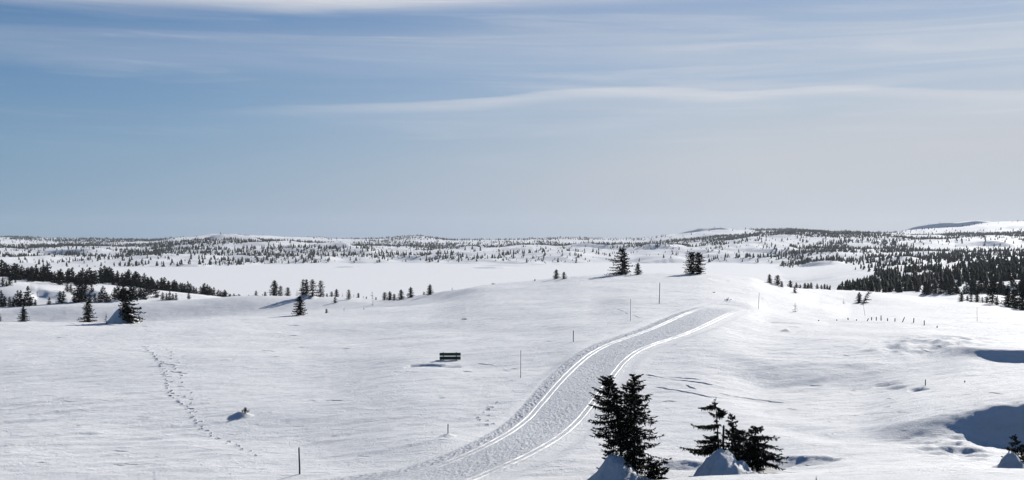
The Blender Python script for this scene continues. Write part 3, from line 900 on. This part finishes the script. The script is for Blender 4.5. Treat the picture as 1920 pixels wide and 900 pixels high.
FORMS['ragged'] = spruce_meshes('ragged_spruce', 5.0, 2.75, 81, nb=120, nodes=6, twl=0.46, tww=0.16, side=2, hang=1, low=0.05, shape=0.75, gaps=0.22, bias=(0.28, math.pi), extra=[(0.55, 180, 2.9, 8), (0.12, 180, 2.6, -2), (0.3, 175, 2.2, 2), (0.4, 5, 1.9, -4)])
FORMS['round'] = spruce_meshes('round_spruce', 5.0, 2.0, 82, nb=100, nodes=6, twl=0.46, tww=0.16, side=2, hang=1, low=0.08, shape=0.38, gaps=0.12)
FORMS['bent'] = spruce_meshes('bent_spruce', 5.0, 1.9, 83, nb=96, nodes=5, twl=0.5, tww=0.18, side=2, hang=1, low=0.08, shape=0.5, lean=(-0.16, 0), bias=(0.45, 0.0), extra=[(0.22, 0, 2.0, -10), (0.15, 0, 1.7, -14)])
FORMS['hooked'] = spruce_meshes('hooked_spruce', 5.0, 0.75, 84, nb=60, nodes=4, twl=0.40, tww=0.12, side=2, hang=1, low=0.04, shape=0.25, lean=(0.55, 0), bias=(0.3, 0.0), extra=[(0.3, 0, 1.7, -8), (0.25, 0, 1.4, -2), (0.1, 0, 1.2, -5)])

CAT = [
    # x, row of foot, height in px, form, nearest and farthest distance, label
    (44, 602, 27, 'cone0', 215, 250, 'small pointed spruce standing alone near the left edge, on the pale slope'),
    (-3, 603, 18, 'cone1', 215, 250, 'spruce cut off by the left edge of the picture'),
    (165, 604, 39, 'cone2', 215, 250, 'symmetrical spreading spruce with layered boughs left of the leaning dark one'),
    (240, 602, 62, 'bent', 155.2, 156, 'large dark spruce leaning over a blue-shaded heap of snow on the left'),
    (199, 609, 20, 'sap0', 153, 154, 'thin sapling left of the blue-shaded snow heap'),
    (562, 591, 36, 'cone1', 165, 245, 'dark pointed spruce alone in the dip left of centre, boughs to its right'),
    (515, 554, 29, 'cone0', 225, 275, 'full spruce on the ridge before the lake, leftmost of the tall group'),
    (526, 554, 19, 'slim0', 225, 275, 'shorter spruce touching the right side of the leftmost tall ridge spruce'),
    (540, 555, 16, 'bush0', 225, 275, 'bushy low spruce on the lake ridge between two taller groups'),
    (497, 555, 8, 'bush1', 225, 275, 'rounded low bush on the lake ridge left of the tall spruces'),
    (480, 554, 9, 'bush2', 225, 275, 'small bush at the left end of the lake ridge'),
    (557, 554, 12, 'sap1', 225, 275, 'thin sapling just left of the tall close trio on the ridge'),
    (568, 553, 29, 'slim1', 225, 275, 'left spruce of the tall close trio above the ridge snow heap'),
    (575, 553, 29, 'slim2', 225, 275, 'middle spruce of the tall close trio above the ridge snow heap'),
    (586, 556, 32, 'slim0', 225, 275, 'right spruce of the tall close trio above the ridge snow heap'),
    (601, 557, 31, 'slim1', 225, 275, 'tall narrow spruce standing apart right of the ridge trio'),
    (613, 555, 6, 'bush0', 225, 275, 'tiny bush at the foot of the tall narrow ridge spruce'),
    (622, 556, 10, 'bush1', 225, 275, 'low bushy spruce right of the tall narrow ridge spruce'),
    (631, 556, 15, 'cone2', 225, 275, 'middle-sized spruce beside the low bushy one on the ridge'),
    (642, 556, 8, 'sap2', 225, 275, 'little sapling on the ridge line between two spruces'),
    (654, 562, 19, 'slim2', 225, 275, 'slender spruce standing slightly below the ridge line'),
    (663, 557, 7, 'sap0', 225, 275, 'tiny sapling right of the slender ridge spruce'),
    (672, 557, 9, 'bush2', 225, 275, 'broad low bush on the right part of the lake ridge'),
    (681, 559, 5, 'sap1', 225, 275, 'very small shoot on the right part of the lake ridge'),
    (687, 560, 4, 'bush0', 225, 275, 'lowest dot of scrub on the right part of the lake ridge'),
    (698, 561, 15, 'sap2', 225, 275, 'upright ragged sapling near the right end of the lake ridge'),
    (705, 562, 5, 'bush1', 225, 275, 'small scrub at the foot of the ragged sapling'),
    (628, 568, 11, 'bush2', 222, 262, 'dark small spruce with shadow on the slope below the ridge'),
    (699, 572, 10, 'sap0', 215, 262, 'tiny cone-shaped sapling below the right end of the ridge'),
    (612, 587, 8, 'bush0', 165, 225, 'flat dark bush in the dip right of the lone pointed spruce'),
    (645, 582, 6, 'sap1', 165, 225, 'faint tiny sapling in the dip right of the flat bush'),
    (682, 581, 6, 'sap2', 165, 225, 'short crooked shoot in the dip farther right'),
    (721, 563, 15, 'bush1', 225, 275, 'left bush of the dark thicket where ridge meets main hill'),
    (731, 563, 17, 'cone0', 225, 275, 'pointed middle spruce of the dark thicket where ridge meets main hill'),
    (739, 563, 12, 'bush2', 225, 275, 'right bush of the dark thicket where ridge meets main hill'),
    (752, 562, 19, 'cone1', 222, 270, 'dense spruce just right of the dark thicket'),
    (770, 558, 20, 'cone2', 210, 255, 'neat pointed spruce halfway up the left flank of the hill'),
    (795, 553, 6, 'bush0', 205, 245, 'little bush left of the full spruce on the hill flank'),
    (806, 553, 20, 'cone0', 205, 245, 'full spruce highest on the left flank of the main hill'),
    (848, 542, 6, 'sap1', 195, 232, 'tiny twiggy shoot on the hill skyline left of the crest'),
    (1043, 523, 18, 'cone1', 185, 215, 'left of two small spruces on the hill skyline before the crest'),
    (1057, 523, 13, 'bush1', 185, 215, 'right of two small spruces on the hill skyline before the crest'),
    (1003, 527, 4, 'bush2', 185, 215, 'low scrap of scrub on the skyline left of the two small spruces'),
    (1168, 515, 50, 'ragged', 190, 212, 'ragged wide spruce on the hill crest with boughs reaching left'),
    (1196, 515, 22, 'cone2', 190, 212, 'short spruce against the right side of the ragged crest spruce'),
    (1297, 514, 41, 'round', 190, 212, 'left half of the rounded bushy pair on the hill crest'),
    (1310, 514, 40, 'round', 190, 212, 'right half of the rounded bushy pair on the hill crest'),
    (1443, 531, 17, 'cone1', 190, 218, 'first spruce right of the crest, where the hill starts to fall'),
    (1458, 535, 19, 'bush0', 190, 218, 'second, wider spruce down the right shoulder of the hill'),
    (1466, 538, 10, 'bush1', 195, 222, 'low bush beside the second spruce on the right shoulder'),
    (1490, 549, 11, 'bush2', 180, 215, 'dark bush low on the edge of the right shoulder'),
    (1491, 585, 17, 'sap0', 120, 180, 'open-branched sapling with a dark tree well left of the fence posts'),
    (1582, 570, 9, 'sap1', 185, 230, 'tiny tiered sapling left of the wind-bent tree'),
    (1611, 568, 20, 'cone2', 185, 235, 'low conical spruce at the left foot of the wind-bent tree'),
    (1620, 568, 30, 'hooked', 185, 235, 'wind-bent dark spruce hooked over to the right on the plateau'),
    (1803, 566, 17, 'cone0', 232, 330, 'leftmost loose spruce below the dark forest on the right'),
    (1814, 560, 10, 'cone1', 240, 360, 'small spruce just right of the leftmost loose one'),
    (1821, 568, 18, 'slim0', 232, 330, 'slim spruce left of its twin in front of the dark forest'),
    (1832, 570, 18, 'cone2', 232, 330, 'fuller twin spruce in front of the dark forest'),
    (1842, 561, 11, 'slim1', 240, 360, 'faint small spruce set back behind the fuller twin'),
    (1850, 566, 13, 'bush1', 240, 360, 'loose bushy spruce beside the tallest right-hand one'),
    (1860, 577, 42, 'slim2', 222, 300, 'tallest single dark spruce before the forest near the right edge'),
    (1869, 578, 13, 'bush0', 222, 300, 'low bush at the foot of the tallest right-hand spruce'),
    (1890, 578, 36, 'cone1', 222, 300, 'dense spruce left of the pair at the right edge'),
    (1901, 579, 36, 'bush2', 222, 300, 'thick bushy spruce between two others at the right edge'),
    (1917, 583, 46, 'cone0', 214, 300, 'big dark spruce right at the right edge, middle height'),
]
for i, (x, row, hp, form, dlo, dhi, lab) in enumerate(CAT):
    X, Y, z = place(x, row, dlo, dhi)
    H = max(hp, 3) / F * Y
    fixed = form in ('ragged', 'round', 'bent', 'hooked')
    c, t = FORMS[form]
    kind = 'spruce_sapling' if form.startswith('sap') else ('spruce_bush' if hp < 11 else 'spruce_tree')
    stand_tree(kind, c, t, (X, Y, z - 0.04 * H), (0.0 if fixed else i * 1.9) + (1.3 if (form == 'round' and x > 1303) else 0), H / 5.0 * 1.04, lab,
               'sapling' if kind == 'spruce_sapling' else ('bush' if kind == 'spruce_bush' else 'tree'))
ORD = ['leftmost', 'second from left', 'third from left', 'fourth from left', 'fifth from left', 'fifth from right', 'fourth from right', 'third from right', 'second from right', 'rightmost']
for (x, d0) in ((1482, 262), (1493, 264), (1500, 262), (1509, 265), (1515, 263), (1521, 262), (1532, 265), (1540, 266), (1546, 265), (1551, 264)):
    hp = {1482: 14, 1493: 10, 1500: 7, 1509: 10, 1515: 10, 1521: 11, 1532: 9, 1540: 7, 1546: 9, 1551: 8}[x]
    X, Y = (x - CX) / F * d0, d0
    z = float(gz(X, Y)[0])
    zt = CAMZ + (HR - (539 + (x - 1482) * 0.02 - hp)) / F * d0
    H = zt - z
    c, t = FORMS['cone%d' % (x % 3)]
    stand_tree('spruce_tree', c, t, (X, Y, z - 0.1), x * 1.3, (H / 5.0 * 0.62, H / 5.0 * 0.62, H / 5.0), ORD[(1482, 1493, 1500, 1509, 1515, 1521, 1532, 1540, 1546, 1551).index(x)] + ' small spruce top in the row behind the right-hand plateau edge', 'tree', 'row of spruce tops behind the plateau edge')

# --- forest belts: simpler spruces, one mesh each
SMALL = [spruce_meshes('forest_spruce', 5.0, 1.5, 90 + k, nb=56, nodes=3, twl=0.65, tww=0.30, side=2, hang=1, low=0.03, shape=0.62 + 0.1 * (k % 3), combine=True, gaps=0.08)[0] for k in range(5)]
n_ind = 0


def small_tree(X, Y, H, label, group, wf=1.0):
    global n_ind
    z = float(gz(X, Y)[0]) - 0.05 * H
    k = n_ind % 5
    stand_tree('spruce_tree', SMALL[k], None, (X, Y, z), n_ind * 2.1, (H / 5 * wf, H / 5 * wf, H / 5), label, 'tree', group)
    n_ind += 1


rb = np.random.RandomState(19)
LB = 'dark spruce in the dense belt along the knoll left of the frozen lake'
for k in range(122):
    x = -6 + 500 * (k + rb.rand() * 1.6) / 122
    dc = np.interp(x, [0, 120, 240, 320, 400, 500], [452, 462, 472, 476, 482, 500]) + rb.randn() * 9 + 6
    hp = np.interp(x, [0, 100, 240, 400, 480], [25, 25, 24, 17, 13]) * (0.62 + 0.55 * rb.rand())
    small_tree((x - CX) / F * dc, dc, hp / F * dc * (0.98 + 0.3 * rb.rand()), LB, 'spruces in the belt left of the lake', 1.1 + 0.5 * rb.rand())
LF = 'dark spruce of the lower groups at far left'
for (x, row, hp) in [(2, 575, 25), (9, 575, 16), (18, 575, 15), (25, 575, 14), (33, 574, 24), (39, 574, 24), (46, 574, 14), (52, 574, 30), (58, 573, 13), (66, 573, 10), (92, 571, 12), (112, 568, 18), (119, 568, 18), (126, 547, 14), (133, 549, 13), (140, 566, 18), (148, 566, 32), (155, 566, 32), (160, 547, 20), (168, 568, 16), (172, 547, 13), (178, 566, 13), (186, 566, 14), (193, 566, 24), (200, 567, 15), (206, 566, 11), (18, 535, 14), (29, 530, 6), (5, 536, 13), (12, 537, 9), (112, 534, 20), (245, 562, 26), (252, 562, 26), (262, 560, 22), (270, 562, 20), (277, 552, 22), (285, 549, 22), (292, 558, 20), (305, 563, 12), (312, 563, 11), (318, 563, 14), (324, 563, 10), (330, 563, 11), (354, 561, 10), (222, 562, 24), (230, 562, 28), (215, 561, 18)]:
    X, Y, z = place(x, row, 340, 470)
    lab = {92: 'single squat spruce standing alone in the shaded hollow at far left', 354: 'last small spruce below the right end of the belt, alone on white snow', 29: 'tiny spruce dot on the open snow knoll just right of the left-edge group', 112: 'spruce standing just forward of the belt on the open snow knoll'}.get(x if (x, row) != (112, 568) else 0)
    if lab is None:
        lab = LF + (', at the left edge' if x < 60 else ', left of the leaning spruce' if x < 212 else ', behind the leaning spruce' if x < 240 else ', right of the leaning spruce' if x < 298 else ', in the low row below the belt')
    small_tree(X, Y, hp / F * Y * 1.3, lab, 'spruces in the lower groups at far left', 1.1)

RB = 'dark spruce along the near edge of the dense forest in the right-hand valley'


def forest_density(x, d):
    """trees per square metre on that bearing and distance"""
    n = fbm((x - CX) / F * d / 70.0, d / 70.0, 131, 3)
    inside = sstep(x, 1545 + (d - 560) * 0.10, 1600 + (d - 560) * 0.12)
    m = fbm((x - CX) / F * d / 38.0, d * 0 + 3.3, 161, 3)
    lo = np.interp(x, [1500, 1600, 1700, 1850, 1920], [500, 470, 460, 450, 430]) + 45 * m
    up = np.interp(x, [1540, 1640, 1750, 1920], [590, 690, 820, 960]) + 90 * fbm((x - CX) / F * d / 55.0, d * 0 + 8.1, 171, 3)
    core = inside * sstep(d, lo, lo + 60) * (1 - sstep(d, up - 40, up + 50))
    second = sstep(x, 1590, 1680) * sstep(d, up + 90, up + 180) * (1 - sstep(d, 1500, 1700)) * sstep(n, -0.25, 0.35)
    strip = fbm((x - CX) / F * d / 150.0, d / 34.0, 181, 3)
    return core * (0.002 + 0.036 * sstep(0.6 * n + strip, -0.28, 0.15)) + 0.012 * second


def sample(dens, n, x0, x1, d0, d1, seed, dmax):
    r = np.random.RandomState(seed)
    x = r.uniform(x0, x1, n)
    d = np.sqrt(r.uniform(d0 * d0, d1 * d1, n))
    keep = r.rand(n) * dmax < dens(x, d)
    return x[keep], d[keep], r


area_f = (2150 - 1500) / F * (1700 ** 2 - 390 ** 2) / 2
fx, fd, r_ = sample(forest_density, int(area_f * 0.042), 1500, 2150, 390, 1700, 3, 0.042)
order = np.argsort(fd + np.where(fx > 1925, 4000, 0))
near_ids = order[:62]
for k in near_ids:
    small_tree((fx[k] - CX) / F * fd[k], fd[k], 3.0 + 3.2 * r_.rand(), RB, 'spruces along the near edge of the right-hand forest', 0.9 + 0.4 * r_.rand())
rest = order[62:]


def far_density(x, d):
    X = (x - CX) / F * d
    n = fbm(X / 330.0, d / 210.0, 141, 4)
    n2 = fbm(X / 60.0, d / 90.0, 151, 3)
    base = 0.08 + 1.25 * sstep(n + 0.4 * n2, -0.1, 0.45)
    left = 1 - sstep(x, 250, 420)
    right = sstep(x, 1180, 1420)
    mid = 1 - left - right
    k = left * 1.25 + right * 1.15 + mid * 0.62
    bald = 1 - 0.94 * sstep(d, 3300, 3600) * np.maximum.reduce([sstep(x, 290, 340) * (1 - sstep(x, 540, 600)), sstep(x, 1230, 1270) * (1 - sstep(x, 1380, 1420)), sstep(x, 1640, 1700)])
    shore = sstep(d, 1500, 1750) * 0.75 + 0.25
    openmid = 1 - 0.8 * sstep(x, 560, 640) * (1 - sstep(x, 1330, 1480)) * (1 - sstep(d, 1850, 2150))
    return 0.0115 * base * k * bald * shore * openmid * (1 + 0.4 * sstep(d, 2300, 3000)) * (1 - 0.6 * sstep(d, 3300, 3900))


area_w = 2700 / F * (4300 ** 2 - 1480 ** 2) / 2
wx, wd, _ = sample(far_density, int(area_w * 0.023), -400, 2300, 1480, 4300, 5, 0.023)
ax = np.concatenate([fx[rest], wx])
ad = np.concatenate([fd[rest], wd])
AX = (ax - CX) / F * ad
az_ = gz(AX, ad)
keep = az_ > LAKE_Z + CAMZ + 0.7
AX, AY, AZ = AX[keep], ad[keep], az_[keep]
n = len(AX)
rf = np.random.RandomState(23)
Hh = np.where(AY < 1500, 2.6 + 3.8 * rf.rand(n), 2.5 + 6.3 * rf.rand(n) ** 1.7)
Rr = Hh * (0.24 + 0.14 * rf.rand(n))
tv, tf = [], []
TI = 4
for k in range(TI):                                    # tiers of ragged boughs
    t0, t1 = k / TI * 0.9, min(1.0, (k + 1.7) / TI)
    ids = []
    for j in range(6):
        a = 2 * math.pi * j / 6 + rf.rand(n) * 0.9
        rad = Rr * (1 - t0) ** 0.75 * (rf.uniform(0.35, 0.6, n) if j % 2 else rf.uniform(0.8, 1.3, n))
        tv.append(np.stack([AX + np.cos(a) * rad, AY + np.sin(a) * rad, AZ + Hh * (t0 + rf.uniform(-.03, .03, n))], 1))
        ids.append(len(tv) - 1)
    tv.append(np.stack([AX + rf.randn(n) * 0.06 * Rr, AY, AZ + Hh * t1], 1))
    top = len(tv) - 1
    for j in range(6):
        tf.append((ids[j], ids[(j + 1) % 6], top))
VV = np.stack(tv, 1)                                    # n, verts per tree, 3
per = VV.shape[1]
FF = (np.arange(n)[:, None, None] * per + np.array(tf)[None]).reshape(-1, 3)
wood = obj('distant_forest', mesh_np('distant_forest', VV.reshape(-1, 3), None, FF, mats=[M_NEEDLE]))
tag(wood, 'scattered dark spruce forest covering the far hills and right valley', 'forest', None, 'stuff')
print('far trees', n, 'individual small', n_ind)

# ------------------------------------------------------------------ marker poles and fence posts
def rod(name, p, h, r0, r1, mat, label, cat, group=None, lean=(0, 0), seed=0, tipcut=0.15):
    r = random.Random(seed)
    ts = [-0.25, 0.0, 0.2, 0.45, 0.7, 0.9, 1.0 - 0.02, 1.0]
    pts, rad = [], []
    for t in ts:
        pts.append((lean[0] * h * t + r.uniform(-.15, .15) * r0, lean[1] * h * t + r.uniform(-.15, .15) * r0, h * t))
        rad.append((r0 + (r1 - r0) * max(t, 0)) * r.uniform(0.94, 1.06) * (0.55 if t == 1.0 else 1))
    v, q = tube(pts, rad, 8)
    k = len(v) - 8
    q = [tuple(f) for f in q] + [(k, k + 1, k + 2, k + 7), (k + 2, k + 3, k + 6, k + 7), (k + 3, k + 4, k + 5, k + 6)]
    return tag(obj(name, mesh_np(name, v, np.array(q), mats=[mat]), None, p), label, cat, group)


POLES = [
    (562, 890, 840, 0.042, 0.034, M_DARKWOOD, -0.03, 'thick dark marker pole at bottom left beside the groomed track'),
    (840, 817, 799, 0.028, 0.026, M_WOOD, 0.0, 'short grey stake in a small snow mound below the bench'),
    (976, 709, 657, 0.020, 0.014, M_WOOD, 0.01, 'thin tall cane left of the track, right of the bench'),
    (1075, 641, 620, 0.036, 0.034, M_DARKWOOD, 0.0, 'short dark post left of the track above the thin cane'),
    (1182, 602, 561, 0.022, 0.016, M_CANE, 0.01, 'thin pale cane left of where the track narrows'),
    (1236, 569, 530, 0.045, 0.034, M_WOOD, 0.03, 'tall grey marker pole below the hill crest left of the track end'),
    (1422, 579, 549, 0.022, 0.016, M_CANE, 0.05, 'faint pale cane right of the track end'),
    (1622, 592, 568, 0.022, 0.016, M_WOOD, -0.16, 'thin cane tilted left below the wind-bent spruce'),
    (1832, 602, 576, 0.020, 0.014, M_CANE, 0.0, 'faint pale cane on the far right snow plateau'),
]
for i, (x, row, top, r0, r1, mat, ln, lab) in enumerate(POLES):
    X, Y, z = place(x, row, 44, 260)
    if x == 840:
        X, Y = PP
        z = float(gz(X, Y)[0])
    h = (row - top) / F * Y
    rod('marker_pole', (X, Y, z), h, r0, r1, mat, lab, 'pole', 'marker poles along the ski track', (ln, 0), i)
POSTS = [(1535, 602, 2, 0, 'barely showing fence post tip, farthest left of the buried fence'), (1569, 601, 2, 0, 'second buried fence post tip from the left'), (1590, 600, 4, 0, 'third buried fence post tip from the left, a little taller'),
         (1606, 601, 2.2, 0, 'fourth, barely showing fence post tip from the left'), (1626, 602, 5, .5, 'short fence post leaning right, left end of the standing posts'), (1634, 600.5, 6, .05, 'short fence post second among the standing ones'),
         (1643, 601, 7, .03, 'fence post third among the standing ones'), (1652, 601, 9.5, 0, 'tall fence post fourth among the standing ones'), (1664, 602, 5.5, 0, 'short fence post right after the first tall one'), (1678, 603, 6.5, .03, 'short fence post before the strongly leaning one'),
         (1692, 604, 9.5, .45, 'tall fence post leaning strongly to the right'), (1713, 605.5, 9.5, .06, 'tall upright fence post right of the leaning one'), (1733, 610, 9.5, 0, 'last tall fence post, lower down on the right'), (1757, 614.5, 3.5, .1, 'buried fence post tip at the right end of the row'),
         (1735, 723, 11, .03, 'lone short post with a dark snow hollow on the lower right slope'), (1809, 717, 3, 0, 'tip of a buried post, alone right of the short post')]
for i, (x, row, hp, ln, lab) in enumerate(POSTS):
    X, Y, z = place(x, row, 60, 230)
    rod('fence_post', (X, Y, z), hp / F * Y, 0.055 * Y / 130, 0.05 * Y / 130, M_DARKWOOD, lab, 'post', 'posts of the snowed-in fence', (ln, 0), 50 + i)

# ------------------------------------------------------------------ bench seen from behind
def box(name, c, s, mat, parent, bev=0.008):
    import bmesh
    bm = bmesh.new()
    bmesh.ops.create_cube(bm, size=1.0)
    for v in bm.verts:
        v.co = Vector((v.co.x * s[0], v.co.y * s[1], v.co.z * s[2]))
    bmesh.ops.bevel(bm, geom=list(bm.edges), offset=bev, segments=1, affect='EDGES')
    me = bpy.data.meshes.new(name)
    bm.to_mesh(me)
    bm.free()
    me.materials.append(mat)
    o = obj(name, me, parent, c)
    return o


X, Y, z = place(844, 675.5, 80, 110)
S = Y / F
W = 39.5 * S
bench = obj('park_bench', None, None, (X, Y, z), math.radians(3))
tag(bench, 'dark green wooden bench seen from behind, half sunk in the snow', 'bench')
H0 = 14.2 * S
box('back_slat', (0, 0, H0 - 3.0 * S), (W, 0.04, 5.6 * S), M_GREEN, bench)
box('back_slat', (0, 0, H0 - 10.4 * S), (W, 0.04, 5.8 * S), M_GREEN, bench)
for k in range(3):
    box('seat_slat', (0, 0.16 + 0.15 * k, H0 - 8.4 * S), (W, 0.13, 0.04), M_GREEN, bench)
for sx in (-0.32, 0.30):
    box('back_post', (sx * W, -0.055, H0 / 2 - 0.12), (0.075, 0.06, H0 + 0.34), M_GREEN, bench)
    box('front_leg', (sx * W, 0.46, (H0 - 8.9 * S) / 2 - 0.15), (0.075, 0.06, H0 - 8.9 * S + 0.25), M_GREEN, bench)
    box('seat_bracket', (sx * W, 0.21, H0 - 9.5 * S), (0.06, 0.56, 0.05), M_GREEN, bench)

# ------------------------------------------------------------------ small scrub and stones sticking out of the snow
def scrub(x, row, wpx, hpx, dlo, dhi, label, seed, needles=True, n=22):
    X, Y, z = place(x, row, dlo, dhi)
    if x == 461:
        X, Y = PB[0] + 0.12, PB[1]
        z = float(gz(X, Y)[0])
    r = random.Random(seed)
    w, h = wpx / F * Y / 2, hpx / F * Y
    T, S_ = Tri(), Tri()
    for k in range(n):
        a = r.uniform(0, 6.28)
        q = r.uniform(0.1, 1.0)
        e = Vector((math.cos(a) * w * q, math.sin(a) * w * q * 0.6, h * (1.05 - 0.7 * q) * r.uniform(0.6, 1.0)))
        S_.spike(Vector((0, 0, -0.1 * h)), e, 0.03 * max(w, 0.4), r)
        for j in range(5 if needles else 1):
            dv = Vector((r.gauss(0, 1), r.gauss(0, 1), r.gauss(0.4, 0.8))).normalized()
            T.twig(e * r.uniform(0.35, 1.0), dv, 0.3 * h, (0.09 if needles else 0.03) * h, r)
    o = obj('scrub_bush', None, None, (X, Y, z))
    obj('stems', mesh_np('stems', [tuple(v) for v in S_.v], None, np.array(S_.f), mats=[M_BARK]), o)
    obj('foliage', mesh_np('foliage', [tuple(v) for v in T.v], None, np.array(T.f), mats=[M_NEEDLE if needles else M_BARK]), o)
    tag(o, label, 'bush')


scrub(461, 775, 17, 13, 60, 90, 'little dark evergreen sprig in a blue-shaded hollow on the left slope', 1)
scrub(870, 600, 14, 5, 100, 175, 'small dark low tuft on the upper slope above the bench', 2)
scrub(1365, 564, 18, 7, 130, 180, 'twiggy tuft just above the top of the groomed track', 3, True, 16)
scrub(1531, 900, 9, 10, 44, 50, 'tiny bare twig at the bottom edge right of the foreground clumps', 4, False, 9)
scrub(925, 533, 12, 3, 180, 225, 'flat dark tuft on the skyline left of the crest', 5)
scrub(1338, 549, 10, 2.5, 150, 200, 'very flat dark speck of scrub below the crest', 6)

# ------------------------------------------------------------------ clear mountain air
bx = [(-9500, -30, -250), (9500, -30, -250), (9500, 7600, -250), (-9500, 7600, -250)]
bt = [(p[0], p[1], 190) for p in bx]
hz = bpy.data.materials.new('thin_haze')
hz.use_nodes = True
t = NT(hz.node_tree)
ho = t.n('ShaderNodeOutputMaterial')
pv = t.n('ShaderNodeVolumePrincipled')
pv.inputs['Color'].default_value = (0.80, 0.88, 1.0, 1)
pv.inputs['Density'].default_value = 0.000045
pv.inputs['Anisotropy'].default_value = 0.2
t.t.links.new(pv.outputs[0], ho.inputs['Volume'])
me = mesh_np('haze', bx + bt, np.array([(0, 3, 2, 1), (4, 5, 6, 7), (0, 1, 5, 4), (1, 2, 6, 5), (2, 3, 7, 6), (3, 0, 4, 7)]), mats=[hz])
tag(obj('haze', me), 'thin pale blue air over the whole valley', None, None, 'stuff')
